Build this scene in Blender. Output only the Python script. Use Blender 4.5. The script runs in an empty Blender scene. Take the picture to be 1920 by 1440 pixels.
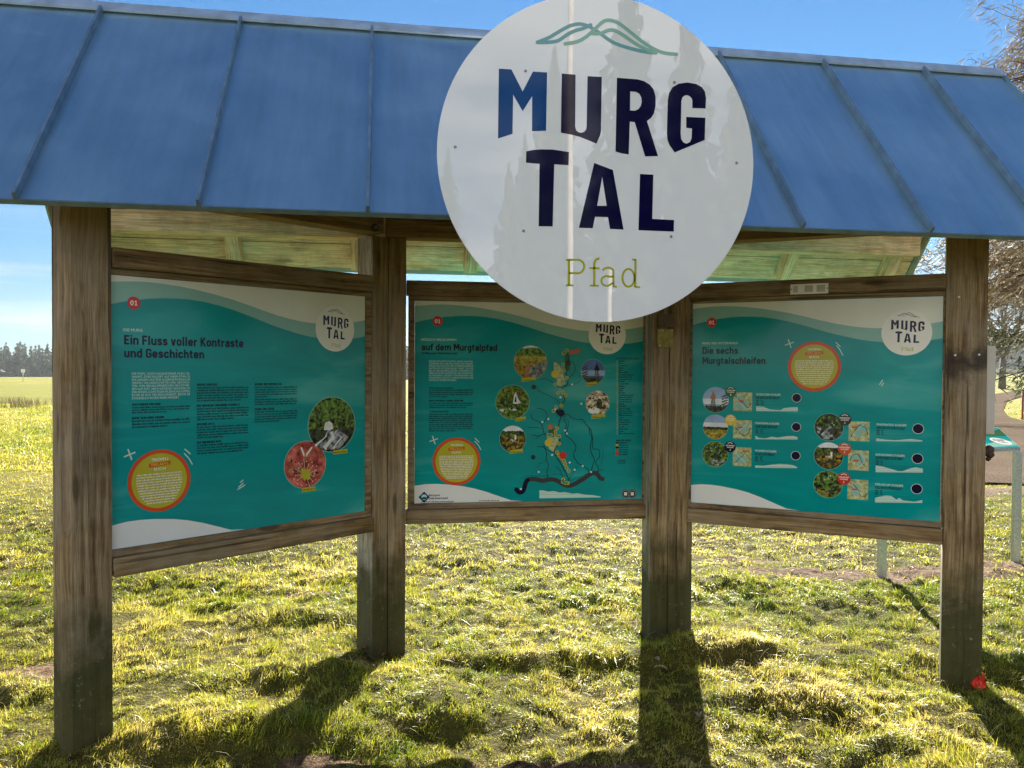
import bpy, bmesh, math, random
import numpy as np
from mathutils import Vector, Matrix
from mathutils.geometry import tessellate_polygon

S = bpy.context.scene
COL = S.collection
R_ = math.radians
rng = np.random.default_rng(7)
random.seed(7)

# ------------------------------------------------------------------ camera
F, PITCH, ROLL, YAW = 1478.96, -.0186, .0058, .1594
_c, _s, _cr, _sr = math.cos(PITCH), math.sin(PITCH), math.cos(ROLL), math.sin(ROLL)
_rz = Matrix.Rotation(-YAW, 3, 'Z')
_r0, _u0 = Vector((1, 0, 0)), Vector((0, -_s, _c))
CR = _rz @ (_r0 * _cr + _u0 * _sr)
CU = _rz @ (-_r0 * _sr + _u0 * _cr)
CF = _rz @ Vector((0, _c, _s))
CP = Vector((0, 0, 1.6))
camd = bpy.data.cameras.new('camera')
camd.sensor_width = 36
camd.lens = F / 1920 * 36
camd.clip_end = 6000
camd.clip_start = .05
cam = bpy.data.objects.new('camera', camd)
COL.objects.link(cam)
cam.matrix_world = Matrix.Translation(CP) @ Matrix((CR, CU, -CF)).transposed().to_4x4()
S.camera = cam

# ------------------------------------------------------------------ light
SUN_AZ, SUN_EL = R_(19.0), R_(24.0)          # azimuth clockwise from +Y
S.view_settings.view_transform = 'Standard'
S.view_settings.look = 'None'
S.view_settings.exposure = 2.32
S.view_settings.gamma = 1
S.view_settings.use_curve_mapping = False
world = bpy.data.worlds.new('World')
S.world = world
world.use_nodes = True
wn, wl = world.node_tree.nodes, world.node_tree.links
bg = wn['Background']
sky = wn.new('ShaderNodeTexSky')
sky.sky_type = 'NISHITA'
sky.sun_disc = False
sky.sun_elevation = SUN_EL
sky.sun_rotation = SUN_AZ
sky.altitude = 900
sky.air_density = .8
sky.dust_density = 0.0
sky.ozone_density = 2.5
# thin cirrus low over the left of the picture, laid out on the sky directions
geo = wn.new('ShaderNodeTexCoord')
sx = wn.new('ShaderNodeSeparateXYZ')
wl.new(geo.outputs['Generated'], sx.inputs[0])
mp = wn.new('ShaderNodeMapping')
mp.inputs['Scale'].default_value = (2.2, 2.2, 22)
mp.inputs['Rotation'].default_value = (R_(5), R_(-4), 0)
wl.new(geo.outputs['Generated'], mp.inputs['Vector'])
nz = wn.new('ShaderNodeTexNoise')
nz.inputs['Scale'].default_value = 1.6
nz.inputs['Detail'].default_value = 7
nz.inputs['Roughness'].default_value = .62
nz.inputs['Distortion'].default_value = .5
wl.new(mp.outputs['Vector'], nz.inputs['Vector'])
rp = wn.new('ShaderNodeValToRGB')
rp.color_ramp.elements[0].position = .46
rp.color_ramp.elements[0].color = (0, 0, 0, 1)
rp.color_ramp.elements[1].position = .72
rp.color_ramp.elements[1].color = (1, 1, 1, 1)
wl.new(nz.outputs['Fac'], rp.inputs['Fac'])
mr = wn.new('ShaderNodeMapRange')
mr.inputs['From Min'].default_value = .02
mr.inputs['From Max'].default_value = .24
mr.inputs['To Min'].default_value = .7
mr.inputs['To Max'].default_value = 0
wl.new(sx.outputs['Z'], mr.inputs['Value'])
mu = wn.new('ShaderNodeMath')
mu.operation = 'MULTIPLY'
wl.new(rp.outputs['Color'], mu.inputs[0])
wl.new(mr.outputs['Result'], mu.inputs[1])
mx = wn.new('ShaderNodeMix')
mx.data_type = 'RGBA'
wl.new(mu.outputs[0], mx.inputs['Factor'])
tint = wn.new('ShaderNodeMix'); tint.data_type = 'RGBA'; tint.blend_type = 'MULTIPLY'
tint.inputs[0].default_value = 1
wl.new(sky.outputs['Color'], tint.inputs[6])
tcol = wn.new('ShaderNodeValToRGB')
ce = tcol.color_ramp.elements
ce.new(.5); ce.new(.7)
for k_, (p_, c_) in enumerate(((.0, (.125, .185, .205)), (.24, (.155, .48, .58)), (.50, (.14, .46, .61)), (.80, (.14, .50, .78)))):
    ce[k_].position = p_; ce[k_].color = (*c_, 1)
wl.new(sx.outputs['Z'], tcol.inputs['Fac'])
wl.new(tcol.outputs['Color'], tint.inputs[7])
wl.new(tint.outputs[2], mx.inputs[6])
mx.inputs[7].default_value = (2.9, 3.2, 3.4, 1)
# unseen bright cloud added in the sky away from the sun, fills the shade
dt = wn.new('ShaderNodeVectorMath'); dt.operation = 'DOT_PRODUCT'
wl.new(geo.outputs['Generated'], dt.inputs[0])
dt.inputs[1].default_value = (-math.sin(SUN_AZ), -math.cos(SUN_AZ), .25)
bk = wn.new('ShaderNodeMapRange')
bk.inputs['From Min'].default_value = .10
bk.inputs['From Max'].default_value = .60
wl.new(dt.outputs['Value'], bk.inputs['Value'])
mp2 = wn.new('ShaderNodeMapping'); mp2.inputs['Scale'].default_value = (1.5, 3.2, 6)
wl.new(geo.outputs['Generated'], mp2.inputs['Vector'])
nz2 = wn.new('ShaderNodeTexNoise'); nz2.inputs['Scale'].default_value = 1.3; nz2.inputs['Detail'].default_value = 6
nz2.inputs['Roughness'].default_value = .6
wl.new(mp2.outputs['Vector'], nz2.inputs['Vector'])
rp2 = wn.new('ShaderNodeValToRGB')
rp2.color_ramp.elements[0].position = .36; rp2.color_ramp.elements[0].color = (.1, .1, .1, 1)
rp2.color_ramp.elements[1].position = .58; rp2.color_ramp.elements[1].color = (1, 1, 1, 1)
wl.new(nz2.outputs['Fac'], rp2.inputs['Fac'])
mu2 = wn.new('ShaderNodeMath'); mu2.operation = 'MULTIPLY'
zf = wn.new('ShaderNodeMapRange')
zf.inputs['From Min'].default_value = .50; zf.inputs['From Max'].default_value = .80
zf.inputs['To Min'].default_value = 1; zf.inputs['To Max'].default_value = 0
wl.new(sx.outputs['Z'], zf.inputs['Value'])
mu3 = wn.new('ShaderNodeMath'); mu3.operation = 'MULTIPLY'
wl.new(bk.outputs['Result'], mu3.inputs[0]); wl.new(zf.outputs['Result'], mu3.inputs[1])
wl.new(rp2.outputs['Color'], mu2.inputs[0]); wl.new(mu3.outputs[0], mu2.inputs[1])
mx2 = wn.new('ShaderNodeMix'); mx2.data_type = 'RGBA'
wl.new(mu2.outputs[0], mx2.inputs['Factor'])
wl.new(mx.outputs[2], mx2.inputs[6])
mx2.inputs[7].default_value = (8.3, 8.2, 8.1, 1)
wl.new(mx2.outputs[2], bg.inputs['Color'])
bg.inputs['Strength'].default_value = .05

sd = bpy.data.lights.new('sun', 'SUN')
sd.energy = 5.0
sd.angle = R_(.5)
sd.color = (1, .93, .80)
sun = bpy.data.objects.new('sun', sd)
COL.objects.link(sun)
SUN_DIR = Vector((math.sin(SUN_AZ) * math.cos(SUN_EL), math.cos(SUN_AZ) * math.cos(SUN_EL), math.sin(SUN_EL)))
sun.rotation_euler = SUN_DIR.to_track_quat('Z', 'Y').to_euler()
sun.location = (0, 0, 30)

# ------------------------------------------------------------------ helpers
def ray(px, py):
    return CF + CR * ((px - 960) / F) - CU * ((py - 720) / F)
def on(px, py, p, n):
    d, n = ray(px, py), Vector(n)
    return CP + d * ((Vector(p) - CP).dot(n) / d.dot(n))
def gnd(px, py, z=0):
    return on(px, py, (0, 0, z), (0, 0, 1))

def tag(o, label=None, cat=None, group=None, kind=None):
    if label: o['label'] = label
    if cat: o['category'] = cat
    if group: o['group'] = group
    if kind: o['kind'] = kind
    return o
def empty(name, m, label=None, cat=None, group=None):
    o = bpy.data.objects.new(name, None)
    o.empty_display_size = .2
    COL.objects.link(o)
    o.matrix_world = m if isinstance(m, Matrix) else Matrix.Translation(m)
    return tag(o, label, cat, group)
MW = {}
def link(name, me, mats, parent=None, m=None):
    """link a mesh object; m is its world matrix"""
    for a in (mats if isinstance(mats, (list, tuple)) else [mats]):
        me.materials.append(a)
    o = bpy.data.objects.new(name, me)
    COL.objects.link(o)
    m = m if m is not None else Matrix.Identity(4)
    MW[o.name] = m
    if parent is not None:
        o.parent = parent
        pm = MW.get(parent.name, parent.matrix_world)
        o.matrix_basis = pm.inverted() @ m
    else:
        o.matrix_basis = m
    return o
def from_pydata(name, v, f, smooth=False, mi=None):
    me = bpy.data.meshes.new(name)
    me.from_pydata(v, [], f)
    if mi: me.polygons.foreach_set('material_index', mi)
    if smooth: me.polygons.foreach_set('use_smooth', [True] * len(me.polygons))
    me.update()
    return me
def frame(o, x, y, z):
    return Matrix.Translation(o) @ Matrix((Vector(x).normalized(), Vector(y).normalized(), Vector(z).normalized())).transposed().to_4x4()
def bm_box(bm, x0, x1, y0, y1, z0, z1, bevel=0):
    vs = [bm.verts.new((x, y, z)) for x in (x0, x1) for y in (y0, y1) for z in (z0, z1)]
    fs = [(0, 1, 3, 2), (4, 6, 7, 5), (0, 4, 5, 1), (2, 3, 7, 6), (0, 2, 6, 4), (1, 5, 7, 3)]
    faces = [bm.faces.new([vs[i] for i in f]) for f in fs]
    if bevel:
        es = list({e for f in faces for e in f.edges})
        bmesh.ops.bevel(bm, geom=es, offset=bevel, segments=2, affect='EDGES', profile=.6)
def bm_done(bm, name, smooth=False):
    bmesh.ops.recalc_face_normals(bm, faces=bm.faces)
    me = bpy.data.meshes.new(name)
    bm.to_mesh(me)
    bm.free()
    if smooth: me.polygons.foreach_set('use_smooth', [True] * len(me.polygons))
    return me
def timber(name, a, b, w, h, mat, parent, up=(0, 0, 1), bevel=.005, xo=0):
    """a beam from a to b, local X along it; w across, h along 'up'; a-b is its centre line"""
    a, b = Vector(a), Vector(b)
    x = (b - a).normalized()
    y = Vector(up).cross(x).normalized()
    z = x.cross(y)
    L = (b - a).length
    bm = bmesh.new()
    bm_box(bm, 0, L, -w / 2, w / 2, -h / 2, h / 2, bevel)
    return link(name, bm_done(bm, name), mat, parent, frame(a, x, y, z))
def prism(name, poly, z0, z1, mat, parent, bevel=.008, side=None, side_mat=None):
    cx = sum(p[0] for p in poly) / len(poly)
    cy = sum(p[1] for p in poly) / len(poly)
    bm = bmesh.new()
    lo = [bm.verts.new((x - cx, y - cy, 0)) for x, y in poly]
    hi = [bm.verts.new((x - cx, y - cy, z1 - z0)) for x, y in poly]
    n = len(poly)
    bm.faces.new(lo[::-1]); bm.faces.new(hi)
    for i in range(n):
        bm.faces.new((lo[i], lo[(i + 1) % n], hi[(i + 1) % n], hi[i]))
    if bevel:
        es = [e for e in bm.edges if abs(e.verts[0].co.z - e.verts[1].co.z) > .1 and e.calc_face_angle(0) > .3 and (bevel < .5)]
        es = [e for e in es if min(f.calc_area() for f in e.link_faces) > .06]
        bmesh.ops.bevel(bm, geom=es, offset=bevel, segments=2, affect='EDGES', profile=.6)
    bmesh.ops.recalc_face_normals(bm, faces=bm.faces)
    mats = [mat]
    if side is not None:
        mats.append(side_mat)
        for f in bm.faces:
            if f.normal.x * side[0] + f.normal.y * side[1] > .93: f.material_index = 1
    return link(name, bm_done(bm, name), mats, parent, Matrix.Translation((cx, cy, z0)))
def tube(pts, rad, sides=6):
    """verts, faces of a tube along pts with radius list"""
    v, f = [], []
    n = len(pts)
    for i, p in enumerate(pts):
        p = Vector(p)
        d = (Vector(pts[min(i + 1, n - 1)]) - Vector(pts[max(i - 1, 0)]))
        d = d.normalized() if d.length > 1e-9 else Vector((0, 0, 1))
        a = d.orthogonal().normalized() if abs(d.z) > .95 else d.cross(Vector((0, 0, 1))).normalized()
        b = d.cross(a)
        r = rad[i] if isinstance(rad, (list, tuple)) else rad
        for k in range(sides):
            t = 2 * math.pi * k / sides
            v.append(p + (a * math.cos(t) + b * math.sin(t)) * r)
    for i in range(n - 1):
        for k in range(sides):
            k2 = (k + 1) % sides
            f.append((i * sides + k, i * sides + k2, (i + 1) * sides + k2, (i + 1) * sides + k))
    f.append(tuple(range(sides))[::-1])
    f.append(tuple((n - 1) * sides + k for k in range(sides)))
    return v, f
def join(parts):
    V, Fc = [], []
    for v, f in parts:
        o = len(V)
        V += list(v)
        Fc += [tuple(i + o for i in q) for q in f]
    return V, Fc

# value noise on the plane (for the terrain and the grass)
_LAT = rng.random((256, 256))
def vnoise(x, y, sc, seed=0):
    x = np.asarray(x) * sc + seed * 17.31
    y = np.asarray(y) * sc + seed * 9.77
    xi, yi = np.floor(x).astype(int), np.floor(y).astype(int)
    fx, fy = x - xi, y - yi
    fx = fx * fx * (3 - 2 * fx); fy = fy * fy * (3 - 2 * fy)
    g = lambda i, j: _LAT[(i) & 255, (j) & 255]
    return ((g(xi, yi) * (1 - fx) + g(xi + 1, yi) * fx) * (1 - fy) + (g(xi, yi + 1) * (1 - fx) + g(xi + 1, yi + 1) * fx) * fy) - .5

# ------------------------------------------------------------------ materials
class NT:
    def __init__(s, name):
        s.m = bpy.data.materials.new(name)
        s.m.use_nodes = True
        s.n, s.l = s.m.node_tree.nodes, s.m.node_tree.links
        s.b = s.n['Principled BSDF']
        s.out = s.n['Material Output']
    def new(s, t, **kw):
        o = s.n.new(t)
        for k, v in kw.items():
            if hasattr(o, k) and k not in ('Scale',): setattr(o, k, v)
            else: o.inputs[k.replace('_', ' ')].default_value = v
        return o
    def to(s, a, b): s.l.new(a, b)
    def coord(s, kind='Object', scale=(1, 1, 1)):
        tc = s.n.new('ShaderNodeTexCoord')
        m = s.n.new('ShaderNodeMapping')
        m.inputs['Scale'].default_value = scale
        s.to(tc.outputs[kind], m.inputs['Vector'])
        return m.outputs['Vector']
    def noise(s, vec, scale, detail=4, rough=.55, dist=0):
        o = s.n.new('ShaderNodeTexNoise')
        o.inputs['Scale'].default_value = scale
        o.inputs['Detail'].default_value = detail
        o.inputs['Roughness'].default_value = rough
        o.inputs['Distortion'].default_value = dist
        if vec is not None: s.to(vec, o.inputs['Vector'])
        return o.outputs['Fac']
    def ramp(s, fac, stops):
        o = s.n.new('ShaderNodeValToRGB')
        e = o.color_ramp.elements
        while len(e) < len(stops): e.new(.5)
        for i, (p, c) in enumerate(stops):
            e[i].position = p
            c = (c, c, c) if isinstance(c, (int, float)) else c
            e[i].color = (*c, 1)
        s.to(fac, o.inputs['Fac'])
        return o.outputs['Color']
    def mix(s, fac, a, b, mode='MIX'):
        o = s.n.new('ShaderNodeMix')
        o.data_type = 'RGBA'
        o.blend_type = mode
        for v, i in ((fac, 0), (a, 6), (b, 7)):
            if isinstance(v, (int, float)): o.inputs[i].default_value = v
            elif isinstance(v, tuple): o.inputs[i].default_value = (*v, 1)
            else: s.to(v, o.inputs[i])
        return o.outputs[2]
    def math(s, op, a, b=0):
        o = s.n.new('ShaderNodeMath')
        o.operation = op
        for v, i in ((a, 0), (b, 1)):
            if isinstance(v, (int, float)): o.inputs[i].default_value = v
            else: s.to(v, o.inputs[i])
        return o.outputs[0]
    def bump(s, h, strength=.3, dist=.01):
        o = s.n.new('ShaderNodeBump')
        o.inputs['Strength'].default_value = strength
        o.inputs['Distance'].default_value = dist
        s.to(h, o.inputs['Height'])
        s.to(o.outputs['Normal'], s.b.inputs['Normal'])
    def set(s, **kw):
        for k, v in kw.items():
            i = s.b.inputs[k.replace('_', ' ')]
            if isinstance(v, (int, float)): i.default_value = v
            elif isinstance(v, tuple): i.default_value = (*v, 1) if len(v) == 3 else v
            else: s.to(v, i)
        return s.m

def plain(name, c, rough=.6, var=.12, scale=20, metallic=0, spec=.5):
    t = NT(name)
    n = t.noise(t.coord(), scale, 4)
    c2 = tuple(x * (1 - var) for x in c)
    c3 = tuple(min(1, x * (1 + var)) for x in c)
    t.bump(n, .08, .003)
    return t.set(Base_Color=t.ramp(n, [(.3, c2), (.7, c3)]), Roughness=rough, Metallic=metallic, Specular_IOR_Level=spec)

def wood(name, dark, mid, light, axis=0, algae=False, grey=.0, crack=.5, rough=.8, band=None):
    t = NT(name)
    sc = [44, 44, 44]; sc[axis] = 1.9
    oi = t.n.new('ShaderNodeObjectInfo')
    tc = t.n.new('ShaderNodeTexCoord')
    off = t.n.new('ShaderNodeVectorMath'); off.operation = 'ADD'
    rv = t.n.new('ShaderNodeCombineXYZ')
    r10 = t.math('MULTIPLY', oi.outputs['Random'], 37.0)
    t.to(r10, rv.inputs[0]); t.to(r10, rv.inputs[1]); t.to(r10, rv.inputs[2])
    t.to(tc.outputs['Object'], off.inputs[0]); t.to(rv.outputs[0], off.inputs[1])
    # knots bend the grain
    wob = t.n.new('ShaderNodeTexNoise'); wob.inputs['Scale'].default_value = 3.2; wob.inputs['Detail'].default_value = 2
    t.to(off.outputs[0], wob.inputs['Vector'])
    sub = t.n.new('ShaderNodeVectorMath'); sub.operation = 'MULTIPLY_ADD'
    t.to(wob.outputs['Color'], sub.inputs[0]); sub.inputs[1].default_value = (.026, .026, .026); t.to(off.outputs[0], sub.inputs[2])
    m = t.n.new('ShaderNodeMapping'); m.inputs['Scale'].default_value = sc
    t.to(sub.outputs[0], m.inputs['Vector'])
    g1 = t.noise(m.outputs['Vector'], 1.0, 6, .65, .25)
    m2 = t.n.new('ShaderNodeMapping'); sc2 = [190, 190, 190]; sc2[axis] = 5
    m2.inputs['Scale'].default_value = sc2
    t.to(sub.outputs[0], m2.inputs['Vector'])
    g2 = t.noise(m2.outputs['Vector'], 1.0, 3, .6)
    big = t.noise(off.outputs[0], 2.6, 4, .6)
    col = t.ramp(g1, [(.33, dark), (.48, mid), (.66, light)])
    fine = t.ramp(g2, [(.36, .55), (.60, 1.1)])
    col = t.mix(.75, col, fine, 'MULTIPLY')
    gm = t.ramp(big, [(.42, 0.0), (.62, 1.0)])
    gl = tuple(x * .75 + .05 for x in light)
    gl = (gl[0] * .9, gl[1] * .97, gl[2] * 1.1)
    blot = t.ramp(t.noise(off.outputs[0], 5.5, 6, .7), [(.36, .62), (.56, 1.05)])
    col = t.mix(.7, col, blot, 'MULTIPLY')
    fg = t.math('MULTIPLY', gm, grey)
    col = t.mix(fg, col, gl)
    # drying cracks
    m3 = t.n.new('ShaderNodeMapping'); sc3 = [24, 24, 24]; sc3[axis] = .8
    m3.inputs['Scale'].default_value = sc3
    t.to(off.outputs[0], m3.inputs['Vector'])
    cr = t.ramp(t.noise(m3.outputs['Vector'], 1.0, 3, .5), [(.635, 0.0), (.66, 1.0)])
    crf = t.math('MULTIPLY', cr, crack)
    col = t.mix(crf, col, tuple(x * .18 for x in dark))
    # knots
    vo = t.n.new('ShaderNodeTexVoronoi'); vo.inputs['Scale'].default_value = 1
    m4 = t.n.new('ShaderNodeMapping'); sc4 = [9, 9, 9]; sc4[axis] = 2.2
    m4.inputs['Scale'].default_value = sc4
    t.to(off.outputs[0], m4.inputs['Vector']); t.to(m4.outputs['Vector'], vo.inputs['Vector'])
    kn = t.ramp(vo.outputs['Distance'], [(.10, 1.0), (.17, 0.0)])
    knf = t.math('MULTIPLY', kn, .65)
    col = t.mix(knf, col, tuple(x * .5 for x in dark))
    if band is not None:
        gb = t.n.new('ShaderNodeNewGeometry'); sb = t.n.new('ShaderNodeSeparateXYZ'); t.to(gb.outputs['Position'], sb.inputs[0])
        zb_ = t.math('ADD', sb.outputs['Z'], t.math('MULTIPLY', t.noise(gb.outputs['Position'], 13, 4, .6), -.26))
        db = t.math('ABSOLUTE', t.math('SUBTRACT', zb_, band - .13))
        col = t.mix(t.ramp(db, [(.0, .9), (.05, .7), (.11, 0.0)]), col, (.035, .028, .024))
    if algae:
        gp = t.n.new('ShaderNodeNewGeometry')
        sz = t.n.new('ShaderNodeSeparateXYZ'); t.to(gp.outputs['Position'], sz.inputs[0])
        nn = t.noise(gp.outputs['Position'], 5, 5, .65)
        zz = t.math('ADD', sz.outputs['Z'], t.math('MULTIPLY', nn, -.72))
        damp = t.ramp(zz, [(0.0, 1.0), (.30, 0.0)])
        alg = t.mix(t.noise(gp.outputs['Position'], 18, 3), (.017, .020, .006), (.058, .062, .013))
        col = t.mix(t.math('MULTIPLY', damp, .9), col, alg)
        lich = t.ramp(t.noise(gp.outputs['Position'], 38, 4, .7), [(.62, 0.0), (.70, 1.0)])
        low = t.ramp(sz.outputs['Z'], [(.25, 1.0), (.75, 0.0)])
        col = t.mix(t.math('MULTIPLY', t.math('MULTIPLY', lich, low), .45), col, (.33, .34, .26))
    h = t.math('ADD', t.math('MULTIPLY', g2, .5), t.math('MULTIPLY', g1, .8))
    h = t.math('SUBTRACT', h, t.math('MULTIPLY', cr, crack))
    t.bump(h, .8, .005)
    return t.set(Base_Color=col, Roughness=rough, Specular_IOR_Level=.25)

M = {}
M['post'] = wood('weathered_post_wood', (.12, .072, .032), (.27, .18, .088), (.42, .31, .18), 2, True, .5, .7)
M['post_band'] = wood('stained_post_wood', (.12, .072, .032), (.27, .18, .088), (.42, .31, .18), 2, True, .5, .7, .8, 1.655)
M['post_grey'] = wood('bleached_post_wood', (.20, .165, .11), (.40, .35, .26), (.56, .52, .42), 2, True, .5, .6)
M['rail'] = wood('weathered_rail_wood', (.09, .052, .02), (.25, .155, .066), (.39, .28, .15), 0, False, .45, .6)
M['plate'] = wood('beam_wood', (.12, .075, .032), (.26, .17, .078), (.37, .26, .13), 0, False, .2, .3)
M['pine'] = wood('pale_pine_boards', (.70, .41, .18), (.95, .64, .36), (.97, .75, .48), 0, False, .1, .12)

def zinc():
    t = NT('weathered_zinc')
    v = t.coord('Object', (1, 1, 1))
    n1 = t.noise(v, 2.3, 5, .6, .4)
    st = t.noise(t.coord('Object', (14, 1.2, 1.2)), 1.5, 4, .6)
    sp = t.ramp(t.noise(v, 22, 3, .7), [(.66, 0.0), (.74, 1.0)])
    mk = t.ramp(t.noise(v, 3.1, 4, .6), [(.52, 0.0), (.66, 1.0)])
    c = t.ramp(n1, [(.3, (.37, .55, .62)), (.7, (.47, .66, .73))])
    c = t.mix(.55, c, t.ramp(st, [(.3, .9), (.7, 1.06)]), 'MULTIPLY')
    run = t.ramp(t.noise(t.coord('Object', (5, .6, 1)), 1.2, 5, .65), [(.36, .80), (.55, 1.0)])
    c = t.mix(.45, c, run, 'MULTIPLY')
    c = t.mix(t.math('MULTIPLY', t.math('MULTIPLY', sp, mk), .5), c, (.42, .46, .50))
    chalk = t.ramp(t.noise(v, 4.2, 6, .72), [(.54, 0.0), (.72, 1.0)])
    c = t.mix(t.math('MULTIPLY', chalk, .30), c, (.60, .68, .74))
    dr = t.ramp(t.noise(t.coord('Object', (1, 1, 1)), 48, 2, .5), [(.735, 0.0), (.76, 1.0)])
    c = t.mix(t.math('MULTIPLY', dr, .5), c, (.80, .82, .82))
    t.bump(t.noise(v, 3.5, 3), .22, .012)
    return t.set(Base_Color=c, Metallic=.85, Roughness=t.ramp(n1, [(.3, .30), (.7, .42)]))
M['zinc'] = zinc()
M['zinc_cap'] = plain('zinc_cap', (.42, .52, .62), .5, .25, 9, .45)
M['seam'] = plain('shade_toned_zinc', (.20, .29, .37), .5, .2, 12, .6)  # darker zinc carries the seams' side shading in its colour; front drip edge too
M['drip'] = plain('pale_green_drip_edge', (.42, .50, .44), .5, .1, 14, .3)
M['galv'] = plain('galvanised_steel', (.50, .54, .53), .42, .2, 60, .75)
M['screw'] = plain('screw_metal', (.30, .27, .24), .4, .2, 60, .8)
M['white_nail'] = plain('white_peg', (.75, .73, .66), .5)
M['brass'] = plain('tarnished_brass', (.27, .21, .05), .5, .3, 30, .35)
M['dark_board'] = plain('dark_oiled_board', (.10, .065, .03), .6, .3, 18)
M['beige'] = plain('beige_painted_board', (.55, .50, .43), .6, .08, 8)
M['rust'] = plain('rusty_iron', (.06, .035, .022), .75, .4, 40)
M['red_plastic'] = plain('red_plastic_film', (.75, .035, .015), .35, .2, 30)
M['red_paint'] = plain('red_paint', (.35, .03, .02), .5)
M['leaf_brown'] = plain('dry_leaf', (.34, .16, .06), .7, .4, 40)
M['leaf_pale'] = plain('pale_dry_leaf', (.42, .36, .27), .7, .3, 40)

def gloss(name, c, var=0, scale=6, rough=.16, c2=None, spec=.3):
    """printed film on the boards"""
    t = NT(name)
    n = t.noise(t.coord(), scale, 4)
    a = c if c2 is None else c2
    col = t.ramp(n, [(.35, tuple(x * (1 - var) for x in c)), (.68, tuple(x * (1 + var) for x in a))])
    return t.set(Base_Color=col, Roughness=rough, Specular_IOR_Level=spec)
P = {}
def water_print():
    t = NT('teal_water_print')
    n1 = t.noise(t.coord('Object', (.8, 3.2, 1)), 1.5, 3, .5, .8)
    n2 = t.noise(t.coord('Object', (2, 7, 1)), 1.0, 3, .5, .4)
    k = t.math('ADD', t.math('MULTIPLY', n1, .75), t.math('MULTIPLY', n2, .25))
    col = t.ramp(k, [(.36, (.0, .25, .255)), (.52, (.0, .31, .31)), (.70, (.075, .42, .39))])
    return t.set(Base_Color=col, Roughness=.15, Specular_IOR_Level=.3)
P['teal'] = water_print()
P['cream'] = gloss('cream_print', (.80, .79, .66), .03)
P['mint'] = gloss('mint_print', (.27, .50, .42), .03)
P['white'] = gloss('white_print', (.80, .79, .77), .02)
P['badge'] = gloss('badge_cream_print', (.88, .84, .74), .02)
P['navy'] = gloss('navy_ink', (.006, .005, .035))
P['black'] = gloss('black_ink', (.010, .012, .016))
P['ink'] = gloss('small_print_ink', (.006, .035, .045))
P['pale'] = gloss('pale_mint_ink', (.55, .75, .66))
P['red'] = gloss('red_print', (.62, .035, .025), .05)
P['orange'] = gloss('orange_red_print', (.66, .09, .03), .06)
P['olive'] = gloss('olive_yellow_print', (.50, .44, .035), .05)
P['lime'] = gloss('lime_ink', (.42, .42, .02))
P['yellow'] = gloss('yellow_print', (.72, .52, .05), .05)
P['grey'] = gloss('grey_river_print', (.045, .05, .055), .05)
P['green'] = gloss('green_print', (.03, .12, .05), .08)
P['map'] = gloss('map_print', (.42, .47, .20), .35, 55, .2, (.50, .50, .26))
P['sky'] = gloss('photo_sky', (.33, .45, .68), .15, 14)
P['bluesky'] = gloss('photo_deep_sky', (.09, .17, .40), .2, 10)
P['cloud'] = gloss('photo_cloud', (.78, .80, .82), .12, 25)
P['forest'] = gloss('photo_forest', (.012, .03, .006), .5, 60, .17, (.15, .26, .045))
P['dark'] = gloss('photo_shade', (.008, .010, .008), .3, 50, .17, (.07, .08, .045))
P['autumn'] = gloss('photo_autumn', (.07, .05, .012), .4, 55, .17, (.36, .24, .03))
P['meadow'] = gloss('photo_meadow', (.20, .18, .03), .3, 45, .17, (.50, .40, .06))
P['stream'] = gloss('photo_stream', (.04, .045, .05), .4, 40, .17, (.40, .42, .44))
P['foam'] = gloss('photo_foam', (.75, .75, .72), .1, 60)
P['sundew'] = gloss('photo_red_plant', (.30, .03, .03), .3, 22, .17, (.62, .16, .12))
P['brownwood'] = gloss('photo_wood', (.40, .18, .08), .25, 40)
P['sepia'] = gloss('photo_sepia', (.06, .035, .02), .3, 45, .17, (.80, .66, .48))
P['signwhite'] = gloss('white_sign_face', (.84, .84, .84), .012, 3, .008, None, 1.0)
P['signblue'] = gloss('mid_blue_letter', (.0, .055, .21), .02, 3, .06)
P['signnavy'] = gloss('navy_letter', (.004, .003, .040), .02, 3, .06)
P['hillblue'] = gloss('teal_hill_line', (.16, .40, .42), .03, 3, .06)
P['hillgreen'] = gloss('green_hill_line', (.25, .50, .40), .03, 3, .06)

# ------------------------------------------------------------------ structure: ground, road
D_R = Vector((math.cos(YAW), -math.sin(YAW)))          # camera right on the ground
D_F = Vector((math.sin(YAW), math.cos(YAW)))           # camera forward
BANKS = []
for px, py, a, A in ((1000, 1240, .80, .11), (1370, 1243, .42, .11), (560, 1165, .40, .07), (470, 1110, .22, .06), (640, 1090, .25, .05),
                     (560, 1285, .42, .09), (500, 1385, .36, .09), (1410, 1318, .34, .07), (1560, 1335, .2, .06), (820, 1352, .22, .08),
                     (1380, 1105, .30, .06), (1130, 1130, .4, .045), (1860, 1255, .22, .06), (900, 1160, .3, .04), (300, 1400, .4, .06),
                     (1220, 1375, .2, .04), (1650, 1255, .2, .05), (640, 1395, .3, .05), (1700, 1395, .3, .05), (60, 1300, .3, .05), (700, 1310, .3, .05)):
    g = gnd(px, py)
    BANKS.append((g.x, g.y, a, A))
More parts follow.
